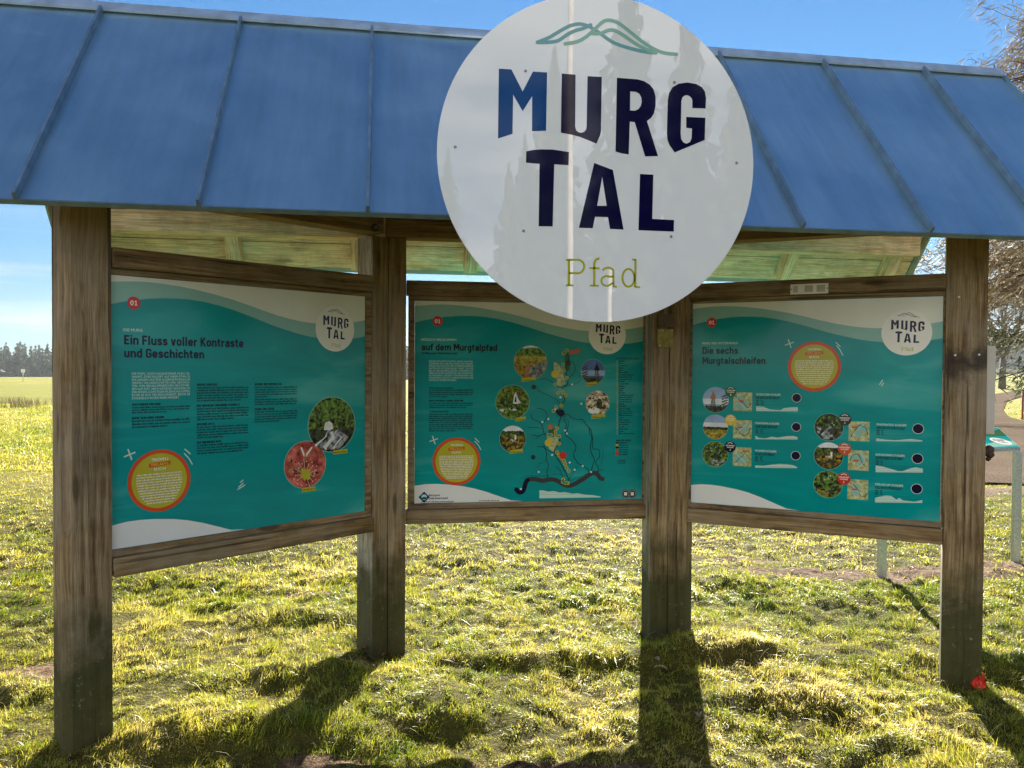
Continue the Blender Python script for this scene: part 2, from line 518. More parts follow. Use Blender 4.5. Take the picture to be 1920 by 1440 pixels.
def height(x, y):
    x = np.asarray(x, float); y = np.asarray(y, float)
    r = x * D_R.x + y * D_R.y
    d = x * D_F.x + y * D_F.y
    near = np.clip((13 - d) / 5, 0, 1) * np.clip((d + 3) / 4, 0, 1)
    h = near * (.055 * vnoise(x, y, 1.4, 1) + .035 * vnoise(x, y, 3.1, 2) + .035 * vnoise(x, y, 7.5, 3) + .035 * vnoise(x, y, 16, 4))
    for px_, py_, dp_ in ((-1.26, 3.55, .02), (-.0, 4.45, .085), (1.68, 4.5, .085), (2.98, 3.72, .05)):
        h = h - dp_ * np.exp(-(((x - px_) ** 2 + (y - py_) ** 2) / .055))
    for gx, gy, a, A in BANKS:
        rr = (x - gx) * D_R.x + (y - gy) * D_R.y
        dd = (x - gx) * D_F.x + (y - gy) * D_F.y + .10 * vnoise(x, y, 4.5, 8)
        A = A * .8
        prof = np.where(dd < 0, np.exp(-(dd / .085) ** 2), np.exp(-(dd / .42) ** 2))
        h = h + A * np.exp(-(rr / a) ** 2) * prof
    # meadow far off: a low crest on the left, then a dip where the wood stands
    th = np.arctan2(r, np.maximum(d, 1e-3))
    left = np.clip((-.05 - th) / .1, 0, 1)
    h = h + left * .25 * np.exp(-((d - 84) / 20) ** 2) * np.clip((-.532 - th) / .03 * 1.0 + .5, 0.12, 1)
    s = np.clip((d - 110) / 140, 0, 1)
    h = h - left * 5.5 * s * s * (3 - 2 * s)
    right = np.clip((th - .3) / .15, 0, 1)
    s = np.clip((d - 52) / 30, 0, 1)
    h = h + right * .9 * s * s * (3 - 2 * s)
    h = h + .25 * np.clip((d - 14) / 20, 0, 1) * vnoise(x, y, .07, 5)
    return h
ROAD = [(1700, 905), (1990, 912), (2300, 930), (2400, 800), (2060, 800), (1925, 793), (1893, 783), (1881, 768), (1888, 756), (1925, 745), (2100, 738), (2100, 733), (1930, 735), (1850, 742), (1790, 760), (1700, 800)]
ROADW = [gnd(*p) for p in ROAD]
def in_poly(x, y, poly):
    x = np.asarray(x); y = np.asarray(y)
    c = np.zeros(x.shape, bool)
    n = len(poly)
    for i in range(n):
        a, b = poly[i], poly[(i + 1) % n]
        k = ((a.y > y) != (b.y > y)) & (x < (b.x - a.x) * (y - a.y) / (b.y - a.y + 1e-12) + a.x)
        c ^= k
    return c
BARE = []
for px, py, ra, rb in ((1900, 922, 1.6, .32), (1780, 922, 1.2, .3), (60, 1262, .28, .12), (1500, 1075, .55, .14), (1640, 1085, .45, .16), (1760, 1075, .55, .2), (1900, 1062, .5, .18), (560, 1118, .3, .06), (600, 1436, .2, .06),
                       (1010, 1436, .28, .07), (715, 1240, .16, .07), (1255, 1192, .15, .05), (1400, 1048, .5, .06), (1100, 1440, .3, .05), (1150, 1002, .35, .06)):
    g = gnd(px, py)
    BARE.append((g.x, g.y, ra, rb))
def bareness(x, y):
    b = np.zeros(np.shape(x))
    for gx, gy, ra, rb in BARE:
        rr = (x - gx) * D_R.x + (y - gy) * D_R.y
        dd = (x - gx) * D_F.x + (y - gy) * D_F.y
        b = np.maximum(b, np.exp(-(rr / ra) ** 2 - (dd / rb) ** 2))
    return np.clip(b * 1.25 + .45 * vnoise(x, y, 7, 21), 0, 1)
def axis_coords(lo, hi, step, far, grow=1.15):
    a = list(np.arange(lo, hi + 1e-6, step))
    s = step; x = hi
    while x < far:
        s *= grow; x += s; a.append(x)
    s = step; x = lo
    while x > -far:
        s *= grow; x -= s; a.insert(0, x)
    return np.array(a)
def build_ground():
    X = axis_coords(-4.5, 7.5, .045, 800)
    Y = axis_coords(1.6, 9.5, .045, 800)
    gx, gy = np.meshgrid(X, Y)
    gz = height(gx, gy)
    co = np.stack([gx, gy, gz], -1).reshape(-1, 3)
    ny, nx = gx.shape
    i = np.arange(ny - 1)[:, None] * nx + np.arange(nx - 1)[None]
    q = np.stack([i, i + 1, i + nx + 1, i + nx], -1).reshape(-1, 4)
    me = bpy.data.meshes.new('ground')
    me.vertices.add(len(co)); me.vertices.foreach_set('co', co.ravel())
    me.loops.add(q.size); me.loops.foreach_set('vertex_index', q.ravel().astype(np.int32))
    me.polygons.add(len(q)); me.polygons.foreach_set('loop_start', np.arange(0, q.size, 4, dtype=np.int32))
    me.update(calc_edges=True)
    me.polygons.foreach_set('use_smooth', np.ones(len(q), bool))
    at = me.attributes.new('bare', 'FLOAT', 'POINT')
    b = bareness(co[:, 0], co[:, 1])
    b[(co[:, 1] > 24)] = 0
    at.data.foreach_set('value', b.astype(np.float32))
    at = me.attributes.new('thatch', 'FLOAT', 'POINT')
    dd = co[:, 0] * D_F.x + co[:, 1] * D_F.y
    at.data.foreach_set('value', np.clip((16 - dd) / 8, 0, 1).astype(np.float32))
    t = NT('meadow_ground')
    gp = t.n.new('ShaderNodeNewGeometry').outputs['Position']
    n1 = t.noise(gp, .55, 6, .65)
    n2 = t.noise(gp, 9, 5, .7)
    n3 = t.noise(gp, .06, 3, .6)
    c = t.ramp(n1, [(.34, (.17, .18, .022)), (.5, (.25, .225, .035)), (.66, (.34, .28, .07))])
    c = t.mix(t.ramp(n3, [(.42, 0.0), (.58, .6)]), c, (.16, .19, .022))
    c = t.mix(.8, c, t.ramp(n2, [(.3, .45), (.7, 1.25)]), 'MULTIPLY')
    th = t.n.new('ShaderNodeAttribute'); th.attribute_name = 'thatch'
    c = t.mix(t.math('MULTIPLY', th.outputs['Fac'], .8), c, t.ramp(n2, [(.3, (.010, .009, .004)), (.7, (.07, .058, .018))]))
    a = t.n.new('ShaderNodeAttribute'); a.attribute_name = 'bare'
    soil = t.ramp(t.noise(gp, 26, 5, .7), [(.35, (.05, .03, .018)), (.55, (.15, .095, .055)), (.7, (.27, .20, .13))])
    c = t.mix(t.ramp(a.outputs['Fac'], [(.35, 0.0), (.6, 1.0)]), c, soil)
    t.bump(t.noise(gp, 14, 5, .7), .8, .06)
    t.set(Base_Color=c, Roughness=.95, Specular_IOR_Level=.1)
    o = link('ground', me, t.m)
    tag(o, 'rough meadow ground under the grass', kind='structure')
build_ground()
def build_road():
    P2 = ROADW
    n = len(P2)
    tri = tessellate_polygon([[Vector((p.x, p.y, 0)) for p in P2]])
    bm = bmesh.new()
    vs = [bm.verts.new((p.x, p.y, 0)) for p in P2]
    for a in tri: bm.faces.new([vs[i] for i in a])
    for k in range(5):
        es = [e for e in bm.edges if e.calc_length() > 1.0]
        if not es: break
        bmesh.ops.subdivide_edges(bm, edges=es, cuts=1)
        bmesh.ops.triangulate(bm, faces=[f for f in bm.faces if len(f.verts) > 3])
        if len(bm.faces) > 30000: break
    co = np.array([v.co[:] for v in bm.verts])
    hz = height(co[:, 0], co[:, 1]) + .032
    for v, z in zip(bm.verts, hz): v.co.z = z
    bmesh.ops.recalc_face_normals(bm, faces=bm.faces)
    me = bm_done(bm, 'road', True)
    t = NT('worn_gravel_asphalt')
    gp = t.n.new('ShaderNodeNewGeometry').outputs['Position']
    c = t.ramp(t.noise(gp, 30, 6, .75), [(.3, (.06, .046, .035)), (.5, (.13, .102, .078)), (.7, (.22, .18, .145))])
    c = t.mix(.5, c, t.ramp(t.noise(gp, .5, 4, .6), [(.35, .7), (.65, 1.15)]), 'MULTIPLY')
    t.bump(t.noise(gp, 22, 5, .7), .6, .03)
    t.set(Base_Color=c, Roughness=1.0, Specular_IOR_Level=.0)
    tag(link('road', me, t.m), 'worn gravelly road curving away behind the right post', kind='structure')
build_road()

# ------------------------------------------------------------------ the shelter
A0, A1, B0, B1 = Vector((-1.169, 3.623)), Vector((-.112, 4.429)), Vector((.168, 4.639)), Vector((1.557, 4.639))
C0, C1 = Vector((1.807, 4.478)), Vector((2.889, 3.730))
ZB, ZT = .809, 1.999
def dirs(a, b):
    d = (b - a).normalized()
    return d, Vector((d.y, -d.x))          # along, towards the viewer
dA, nA = dirs(A0, A1)
dB, nB = dirs(B0, B1)
dC, nC = dirs(C0, C1)
def v3(p, z): return Vector((p.x, p.y, z))

SH = empty('info_shelter', (.862, 4.15, 0), 'timber information shelter with a blue grey standing seam roof on four posts', 'shelter')
# posts
fr = A0 + nA * .03 - dA * .004
fl = fr - dA * .187
post_polys = [
    [fl + dA * .03, fr, fr - nA * .14, fl - nA * .14, fl - nA * .03],
]
V1, V2 = Vector((-.068, 4.437)), Vector((.0155, 4.501))
post_polys.append([V1, V2 - dA * .003, V2 + Vector((-.002, .016)), V2 + Vector((.003, 0)), Vector((.1155, 4.501)), Vector((.1155, 4.655)), Vector((-.05, 4.68)), V1 - nA * .145])
W3, W2, W1 = Vector((1.566, 4.501)), Vector((1.676, 4.501)), Vector((1.767, 4.438))
post_polys.append([W3, W2 - Vector((.003, 0)), W2 + Vector((.001, .016)), W2 + dC * .003, W1, W1 - nC * .145, Vector((1.70, 4.68)), Vector((1.566, 4.655))])
fl4 = C1 + nC * .03 + dC * .010
fr4 = fl4 + dC * .187
post_polys.append([fl4, fr4, fr4 - nC * .14, fl4 - nC * .14])
post_lab = ['broad left end post with a green mossy foot', 'left inner post with a pale grey weathered side and a knotty front',
            'right inner post with two small plates nailed to it', 'right end post with pale nails and a dark stain half way up']
tops = [2.45, 2.335, 2.335, 2.45]
for poly, zt_, lb in zip(post_polys, tops, post_lab):
    sd_ = {1: -dA, 2: Vector((-1, 0)), 3: -dC}.get(len([q_ for q_ in SH.children if q_.name.startswith('post')]))
    o = prism('post', [(p.x, p.y) for p in poly], -.3, zt_, M['post_band'] if 'stain' in lb else M['post'], SH, .008, sd_, M['post_grey'])
    o['label'] = lb
# wall plates on the posts
def plate(a, b, z0, h, w=.12):
    timber('wall_plate', v3(a, z0 + h / 2), v3(b, z0 + h / 2), w, h, M['plate'], SH)
pc = [sum(pp, Vector((0, 0))) / len(pp) for pp in post_polys]
plate(pc[0] + (pc[1] - pc[0]).normalized() * .11, Vector((-.02, 4.50)) - dA * .03, 2.345, .13)
plate(Vector((.0, 4.56)), Vector((1.72, 4.56)), 2.340, .135)
plate(Vector((1.745, 4.50)) + dC * .03, pc[3] - (pc[3] - pc[2]).normalized() * .11, 2.345, .13)
# bolt on the plate
def cyl(name, p, n, r, h, mat, parent, sides=20, r2=None):
    n = Vector(n).normalized()
    bm = bmesh.new()
    bmesh.ops.create_cone(bm, cap_ends=True, segments=sides, radius1=r, radius2=r if r2 is None else r2, depth=h, matrix=Matrix.Translation((0, 0, h / 2)))
    x = n.orthogonal().normalized()
    return link(name, bm_done(bm, name), mat, parent, frame(p, x, n.cross(x), n))
pb = on(702, 427, v3(Vector((-.02, 4.50)) + nA * .06, 2.4), (nA.x, nA.y, 0))
cyl('bolt', pb, (nA.x, nA.y, 0), .022, .006, M['rust'], SH)
cyl('bolt', pb + Vector((nA.x, nA.y, 0)) * .006, (nA.x, nA.y, 0), .009, .008, M['screw'], SH, 6)
# rails and mouldings round the boards
def rails(a, b, d, n, e0, e1, thick=.075):
    n3 = Vector((n.x, n.y, 0))
    for nm, z0, z1 in (('top_rail', ZT + .026, ZT + .112), ('bottom_rail', ZB - .112, ZB - .030)):
        p, q = v3(a - d * e0, (z0 + z1) / 2), v3(b + d * e1, (z0 + z1) / 2)
        off = n3 * (.045 - thick / 2)
        timber(nm, p + off, q + off, thick, z1 - z0, M['rail'], SH)
    # moulding: four mitred strips in one frame
    L = (b - a).length
    w0, w1 = min(e0, .036), min(e1, .036)
    bm = bmesh.new()
    y0, y1 = -.03, .016
    z0, z1, k = ZB - .0275, ZT + .0235, .0235
    def strip(pts):
        lo = [bm.verts.new((x, y0, z)) for x, z in pts]
        hi = [bm.verts.new((x, y1 - (.0 if i < 2 else .006), z)) for i, (x, z) in enumerate(pts)]
        bm.faces.new(lo); bm.faces.new(hi[::-1])
        for i in range(4):
            j = (i + 1) % 4
            bm.faces.new((lo[i], hi[i], hi[j], lo[j]))
    xa, xb = -max(w0, .004), L + max(w1, .004)
    strip([(xa, z1), (xb, z1), (L, ZT - .001), (0, ZT - .001)])
    strip([(xb, z0), (xa, z0), (0, ZB + .001), (L, ZB + .001)])
    strip([(xa, z0 + .001), (xa, z1 - .001), (.0005, ZT), (.0005, ZB)])
    strip([(xb, z1 - .001), (xb, z0 + .001), (L - .0005, ZB), (L - .0005, ZT)])
    link('frame_moulding', bm_done(bm, 'frame_moulding'), M['rail'], SH, frame((a.x, a.y, 0), (d.x, d.y, 0), n3, (0, 0, 1)))
rails(A0, A1, dA, nA, .0, .034)
rails(B0, B1, dB, nB, .048, .012)
rails(C0, C1, dC, nC, .036, .008)
# roof
UL, UR, VE1, ZE, VRG, ZR, VE2 = -1.85, 3.554, 3.2208, 2.2286, 4.1572, 3.3519, 5.035
def slope_frame(front=True):
    ve = VE1 if front else VE2
    e = Vector((UL, ve, ZE)); r = Vector((UL, VRG, ZR))
    y = (r - e)
    L = y.length
    y.normalize()
    x = Vector((1, 0, 0))
    n = x.cross(y)
    if n.z < 0: n = -n
    return e, x, y, n, L
roofs = []
SEAMS = [-1.365, -.714, -.071, .555, 1.18, 1.80, 2.42, 3.04]
for front in (True, False):
    e, x, y, n, L = slope_frame(front)
    zz = n
    fm = Matrix.Translation(e) @ Matrix((x, y, zz)).transposed().to_4x4()
    bm = bmesh.new()
    W = UR - UL
    bm_box(bm, 0, W, 0, L - .008, -.006, 0)
    # folded drip edge
    o = link('front_roof_sheet' if front else 'back_roof_sheet', bm_done(bm, 'roof_sheet'), M['zinc'] if front else M['drip'], SH, fm)
    roofs.append((o, fm, L))
    bm = bmesh.new()
    bm_box(bm, 0, W, -.006, -.0005, -.024, -.0004)
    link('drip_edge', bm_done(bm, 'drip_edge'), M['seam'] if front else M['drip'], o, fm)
    if front:
        for u in SEAMS:
            bm = bmesh.new()
            v = [(-.009, -.005, .0006), (.009, -.005, .0006), (.006, -.005, .031), (-.006, -.005, .031), (-.009, L - .03, .0006), (.009, L - .03, .0006), (.006, L - .03, .031), (-.006, L - .03, .031)]
            vs = [bm.verts.new(q) for q in v]
            for f in ((0, 1, 2, 3), (3, 2, 6, 7), (0, 3, 7, 4), (1, 5, 6, 2), (4, 7, 6, 5), (0, 4, 5, 1)): bm.faces.new([vs[i] for i in f])
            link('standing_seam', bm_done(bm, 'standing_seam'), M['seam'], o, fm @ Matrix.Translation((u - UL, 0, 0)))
    # rake edge flashings
    for xe in (-.012, W):
        bm = bmesh.new()
        bm_box(bm, xe, xe + .012, 0, L - .01, -.075, .018)
        link('rake_flashing', bm_done(bm, 'rake_flashing'), M['zinc'], SH, fm)
    # boards under the sheet
    nb = 8
    bw = (L - .05) / nb
    bm = bmesh.new()
    for i in range(nb):
        bm_box(bm, .004, W - .004, .012 + i * bw, .012 + (i + 1) * bw - .005, -.028, -.0085)
    link('roof_boards', bm_done(bm, 'roof_boards'), M['pine'], SH, fm)
    us = [-1.62, -.887, -.166, .523, 1.25, 1.95, 2.621, 3.36]
    for u in us:
        bm = bmesh.new()
        bm_box(bm, u - UL - .04, u - UL + .04, .30 if front else .055, L - .06, -.125, -.0325, .003)
        # rafter grain runs along local X: turn the frame
        mm = fm @ Matrix.Rotation(math.pi / 2, 4, 'Z')
        me = bm_done(bm, 'rafter')
        me.transform(Matrix.Rotation(-math.pi / 2, 4, 'Z'))
        link('rafter', me, M['pine'], SH, mm)
    ve = VE1 + .30 if front else VE2 - .30
    zc = ZE + .30 * (ZR - ZE) / (VRG - VE1) - .17
    timber('purlin', (UL + .1, ve, zc), (UR - .1, ve, zc), .10, .12, M['plate'] if front else M['pine'], SH)
# pale drip edge under the back eave
timber('eave_trim', (UL, VE2 - .02, ZE - .016), (UR, VE2 - .02, ZE - .016), .02, .03, M['drip'], SH, bevel=.002)
# ridge beam, cross ties that carry it
timber('ridge_beam', (UL + .06, VRG, ZR - .27), (UR - .06, VRG, ZR - .27), .10, .18, M['plate'], SH)
for u in (-.03, 1.72):
    timber('cross_tie', (u, VE1 + .46, 2.60), (u, VE2 - .46, 2.60), .09, .14, M['plate'], SH)
    timber('king_post', (u, VRG, 2.67), (u, VRG, 2.99), .09, .09, M['plate'], SH, up=(1, 0, 0))
# ridge cap
bm = bmesh.new()
dv, dz = (VRG - VE1), (ZR - ZE)
k = .062 / math.hypot(dv, dz)
pr = [(VRG - dv * k, ZR - dz * k + .030), (VRG, ZR + .034), (VRG + dv * k, ZR - dz * k + .030), (VRG + dv * k, ZR - dz * k + .022), (VRG, ZR + .022), (VRG - dv * k + .004, ZR - dz * k + .021)]
ra = [bm.verts.new((0, a - VRG, b - ZR)) for a, b in pr]
rb = [bm.verts.new((UR - UL + .03, a - VRG, b - ZR)) for a, b in pr]
for i in range(6):
    j = (i + 1) % 6
    bm.faces.new((ra[i], ra[j], rb[j], rb[i]))
bm.faces.new(ra); bm.faces.new(rb[::-1])
link('ridge_cap', bm_done(bm, 'ridge_cap'), M['zinc_cap'], SH, Matrix.Translation((UL - .015, VRG, ZR)))

# ------------------------------------------------------------------ flat print tools (mm-thin film on a real board)
class Board:
    """local frame: x along the board, y up, z out of its face"""
    def __init__(s, a, d, n, z0, base):
        s.o = Vector((a.x, a.y, z0))
        s.d, s.n = Vector((d.x, d.y, 0)), Vector((n.x, n.y, 0))
        s.m = frame(s.o, s.d, (0, 0, 1), s.n)
        s.base = base
        s.parent = None
    def loc(s, px, py):
        p = on(s.ox + px / s.sc, s.oy + py / s.sc, s.o, s.n) - s.o
        return (p.dot(s.d), p.z)
    def zoom(s, ox, oy, sc): s.ox, s.oy, s.sc = ox, oy, sc
class Print:
    """collects filled shapes on a board and links them as one mesh"""
    def __init__(s, b): s.b, s.v, s.f, s.mi, s.mats = b, [], [], [], []
    def mat(s, key):
        if key not in s.mats: s.mats.append(key)
        return s.mats.index(key)
    def poly(s, pts, key, layer=1, holes=()):
        z = s.b.base + layer * .00035
        loops = [[Vector((x, y, 0)) for x, y in L] for L in (pts, *holes)]
        flat = [p for L in loops for p in L]
        o = len(s.v)
        s.v += [(p.x, p.y, z) for p in flat]
        m = s.mat(key)
        for t in tessellate_polygon(loops):
            a, b2, c = (flat[i] for i in t)
            cr = (b2.x - a.x) * (c.y - a.y) - (b2.y - a.y) * (c.x - a.x)
            if abs(cr) < 1e-12: continue
            s.f.append(tuple(i + o for i in (t if cr > 0 else t[::-1])))
            s.mi.append(m)
    def rect(s, x0, x1, y0, y1, key, layer=1):
        s.poly([(x0, y0), (x1, y0), (x1, y1), (x0, y1)], key, layer)
    def quad(s, x0, x1, y0, y1, m, z):
        o = len(s.v)
        s.v += [(x0, y0, z), (x1, y0, z), (x1, y1, z), (x0, y1, z)]
        s.f.append((o, o + 1, o + 2, o + 3)); s.mi.append(m)
    def disc(s, c, r, key, layer=1, n=48, r2=None):
        s.poly([(c[0] + r * math.cos(2 * math.pi * i / n), c[1] + (r2 or r) * math.sin(2 * math.pi * i / n)) for i in range(n)], key, layer)
    def stroke(s, pts, w, key, layer=1, caps=True, closed=False):
        """a line of width w through pts; each piece its own quad, round joints"""
        z = s.b.base + layer * .00035
        m = s.mat(key)
        L, Rr = [], []
        n = len(pts)
        for i in range(n):
            p = Vector(pts[i])
            a = Vector(pts[max(i - 1, 0)]); c = Vector(pts[min(i + 1, n - 1)])
            d = (c - a)
            d = d.normalized() if d.length > 1e-9 else Vector((1, 0))
            nn = Vector((-d.y, d.x)) * (w[i] if isinstance(w, (list, tuple)) else w) / 2
            L.append(p + nn); Rr.append(p - nn)
        if caps and not isinstance(w, (list, tuple)):
            d0 = (Vector(pts[1]) - Vector(pts[0])).normalized(); d1 = (Vector(pts[-1]) - Vector(pts[-2])).normalized()
            for P_, dd in ((pts[0], -d0), (pts[-1], d1)):
                pp = []
                nn = Vector((-dd.y, dd.x))
                for k in range(9):
                    t = math.pi * k / 8
                    q = Vector(P_) + (nn * math.cos(t) + dd * math.sin(t)) * w / 2
                    pp.append((q.x, q.y))
                s.poly(pp[::-1], key, layer)
        o = len(s.v)
        for a, b2 in zip(L, Rr): s.v += [(a.x, a.y, z), (b2.x, b2.y, z)]
        for i in range(n - 1):
            s.f.append((o + 2 * i, o + 2 * i + 1, o + 2 * i + 3, o + 2 * i + 2)); s.mi.append(m)
    def mesh(s, me, off, key, layer=1):
        z = s.b.base + layer * .00035
        o = len(s.v)
        s.v += [(v.co.x + off[0], v.co.y + off[1], z) for v in me.vertices]
        m = s.mat(key)
        for p in me.polygons:
            s.f.append(tuple(i + o for i in p.vertices)); s.mi.append(m)
    def text(s, txt, x0, x1, y, cap, key, layer=2, bold=0, center=False, yt=None):
        """lettering fitted between x0 and x1 on baseline y with cap height cap (all in metres)"""
        me, w = text_mesh(txt, cap, 0)
        k = (x1 - x0) / w
        me2 = me.copy()
        me2.transform(Matrix.Diagonal((k, 1, 1, 1)))
        # heavier weight: the letters overprinted with tiny shifts
        b = bold * cap * 1.5
        for i, (dx, dy) in enumerate(((0, 0), (-b, 0), (b, 0), (-b * .5, b * .5), (b * .5, -b * .5)) if b else ((0, 0),)):
            s.mesh(me2, (x0 + dx, y + dy), key, layer + i * .12)
        bpy.data.meshes.remove(me2)
    def lines(s, x0, x1, ys, key, layer=1, frac=.5, last=.6, seed=0):
        """rows of small print too fine to read"""
        r = random.Random(seed)
        z = s.b.base + layer * .00035
        m = s.mat(key)
        h = abs(ys[1] - ys[0]) * frac if len(ys) > 1 else .006
        lw = h * .62
        for i, y in enumerate(ys):
            end = x0 + (x1 - x0) * (last if i == len(ys) - 1 and len(ys) > 1 else 1)
            x = x0
            while x < end - lw:
                for k in range(r.randint(3, 10)):
                    w = lw * r.uniform(.55, .85)
                    hh = h * (1.35 if r.random() < .3 else 1)
                    if x + w > end: break
                    s.quad(x, x + w, y, y + hh, m, z)
                    x += lw
                x += lw * .8
    def link(s, name, parent=None, label=None):
        me = from_pydata(name, s.v, s.f, mi=s.mi)
        o = link(name, me, [P[k] for k in s.mats], parent or s.b.parent, s.b.m)
        if label: o['label'] = label
        return o
_TX = {}
def text_mesh(txt, cap, bold):
    cu = bpy.data.curves.new('lettering', 'FONT')
    cu.body = txt
    cu.size = 1
    cu.resolution_u = 2
    cu.offset = bold
    ob = bpy.data.objects.new('lettering', cu)
    me = bpy.data.meshes.new_from_object(ob)
    if 'H' not in _TX:
        c2 = bpy.data.curves.new('h', 'FONT'); c2.body = 'H'; c2.size = 1
        o2 = bpy.data.objects.new('h', c2)
        m2 = bpy.data.meshes.new_from_object(o2)
        _TX['H'] = max(v.co.y for v in m2.vertices)
        bpy.data.objects.remove(o2); bpy.data.curves.remove(c2); bpy.data.meshes.remove(m2)
    bpy.data.objects.remove(ob); bpy.data.curves.remove(cu)
    k = cap / (_TX['H'] + bold)
    x0 = min(v.co.x for v in me.vertices)
    me.transform(Matrix.Diagonal((k, k, 1, 1)) @ Matrix.Translation((-x0, 0, 0)))
    return me, max(v.co.x for v in me.vertices)

# a bold condensed face for the headings, built from strokes (cap height 1)
_bowl = [(.24 + .15 * abs(math.cos(t)) ** .7 * (1 if math.cos(t) > 0 else -1), .36 + .27 * abs(math.sin(t)) ** .7 * (1 if math.sin(t) > 0 else -1)) for t in [2 * math.pi * k / 28 for k in range(29)]]
_arch = [(.09, .46), (.14, .59), (.24, .63), (.34, .59), (.39, .48), (.39, .0)]
_ub = [(.09, .72), (.09, .24), (.14, .12), (.24, .09), (.34, .13), (.39, .26)]
FACE = {   # width, [(points, smooth)]
 'E': (.46, [([(.09, 0), (.09, 1)], 0), ([(.09, .91), (.43, .91)], 0), ([(.09, .5), (.39, .5)], 0), ([(.09, .09), (.43, .09)], 0)]),
 'F': (.45, [([(.09, 0), (.09, 1)], 0), ([(.09, .91), (.43, .91)], 0), ([(.09, .47), (.39, .47)], 0)]),
 'K': (.52, [([(.09, 0), (.09, 1)], 0), ([(.10, .36), (.44, 1.0)], 0), ([(.20, .56), (.46, 0)], 0)]),
 'G': (.52, [([(.43, .70), (.42, .82), (.36, .90), (.26, .92), (.15, .89), (.09, .78), (.09, .22), (.15, .11), (.26, .08), (.37, .11), (.43, .22), (.43, .40)], 1), ([(.26, .46), (.52, .46)], 0)]),
 'D': (.52, [([(.09, 0), (.09, 1)], 0), ([(.09, .91), (.26, .91), (.38, .88), (.43, .75), (.43, .25), (.38, .12), (.26, .09), (.09, .09)], 1)]),
 'M': (.68, [([(.09, 0), (.09, 1)], 0), ([(.59, 0), (.59, 1)], 0), ([(.12, 1.0), (.34, .30)], 0), ([(.56, 1.0), (.34, .30)], 0)]),
 'N': (.54, [([(.09, 0), (.09, 1)], 0), ([(.45, 0), (.45, 1)], 0), ([(.11, 1.0), (.43, 0)], 0)]),
 'S': (.50, [([(.42, .72), (.40, .85), (.32, .92), (.18, .91), (.09, .80), (.11, .62), (.26, .52), (.39, .40), (.42, .24), (.35, .10), (.20, .08), (.10, .15), (.07, .30)], 1)]),
 'i': (.20, [([(.10, 0), (.10, .72)], 0), ([(.10, .84), (.10, 1.0)], 0)]), 'l': (.22, [([(.10, 1), (.10, 0)], 0)]),
 'n': (.48, [([(.09, 0), (.09, .72)], 0), (_arch, 1)]), 'h': (.48, [([(.09, 0), (.09, 1)], 0), (_arch, 1)]),
 'm': (.78, [([(.09, 0), (.09, .72)], 0), (_arch, 1), ([(x + .30, y) for x, y in _arch], 1)]),
 'u': (.48, [(_ub, 1), ([(.39, 0), (.39, .72)], 0)]), 'ü': (.48, [(_ub, 1), ([(.39, 0), (.39, .72)], 0), ([(.15, .82), (.15, .98)], 0), ([(.33, .82), (.33, .98)], 0)]),
 'o': (.48, [(_bowl, 0)]), 'd': (.48, [(_bowl, 0), ([(.39, 0), (.39, 1)], 0)]), 'p': (.48, [(_bowl, 0), ([(.09, -.25), (.09, .72)], 0)]),
 'g': (.48, [(_bowl, 0), ([(.39, .72), (.39, -.06), (.34, -.19), (.24, -.22), (.13, -.18)], 0)]),
 'a': (.47, [([(.38, 0), (.38, .48), (.34, .59), (.24, .63), (.14, .60), (.10, .50)], 1), ([(.38, .40), (.22, .39), (.12, .32), (.09, .2), (.14, .10), (.24, .09), (.38, .18)], 1)]),
 'e': (.48, [([(.09, .35), (.40, .35)], 0), ([(.39, .33), (.39, .48), (.34, .59), (.24, .63), (.14, .59), (.09, .48), (.09, .24), (.14, .12), (.24, .09), (.34, .12), (.39, .23)], 1)]),
 'c': (.46, [([(.38, .46), (.34, .59), (.24, .63), (.14, .59), (.09, .48), (.09, .24), (.14, .12), (.24, .09), (.34, .12), (.38, .26)], 1)]),
 's': (.44, [([(.36, .50), (.32, .60), (.22, .63), (.12, .60), (.09, .51), (.13, .42), (.23, .37), (.33, .31), (.36, .22), (.31, .12), (.21, .09), (.12, .12), (.08, .23)], 1)]),
 't': (.34, [([(.14, .92), (.14, .22), (.18, .12), (.31, .09)], 0), ([(0, .64), (.31, .64)], 0)]), 'f': (.32, [([(.14, 0), (.14, .80), (.19, .90), (.31, .92)], 0), ([(0, .64), (.31, .64)], 0)]),
 'r': (.34, [([(.09, 0), (.09, .72)], 0), ([(.09, .45), (.15, .58), (.32, .62)], 0)]), 'v': (.46, [([(.07, .72), (.23, .0)], 0), ([(.39, .72), (.23, .0)], 0)]),
 'w': (.70, [([(.06, .72), (.20, .0)], 0), ([(.35, .66), (.20, .0)], 0), ([(.35, .66), (.50, .0)], 0), ([(.64, .72), (.50, .0)], 0)]),
 'k': (.47, [([(.09, 0), (.09, 1)], 0), ([(.12, .28), (.40, .72)], 0), ([(.20, .42), (.42, 0)], 0)]), 'z': (.42, [([(.04, .63), (.38, .63)], 0), ([(.36, .62), (.07, .10)], 0), ([(.04, .09), (.39, .09)], 0)]),
 '0': (.52, [([(.26 + .17 * math.cos(t), .5 + .41 * math.sin(t)) for t in [2 * math.pi * k / 24 for k in range(25)]], 0)]), '1': (.40, [([(.22, .0), (.22, 1.0)], 0), ([(.05, .80), (.22, .93)], 0), ([(.06, .07), (.38, .07)], 0)]),
 ' ': (.20, [])}
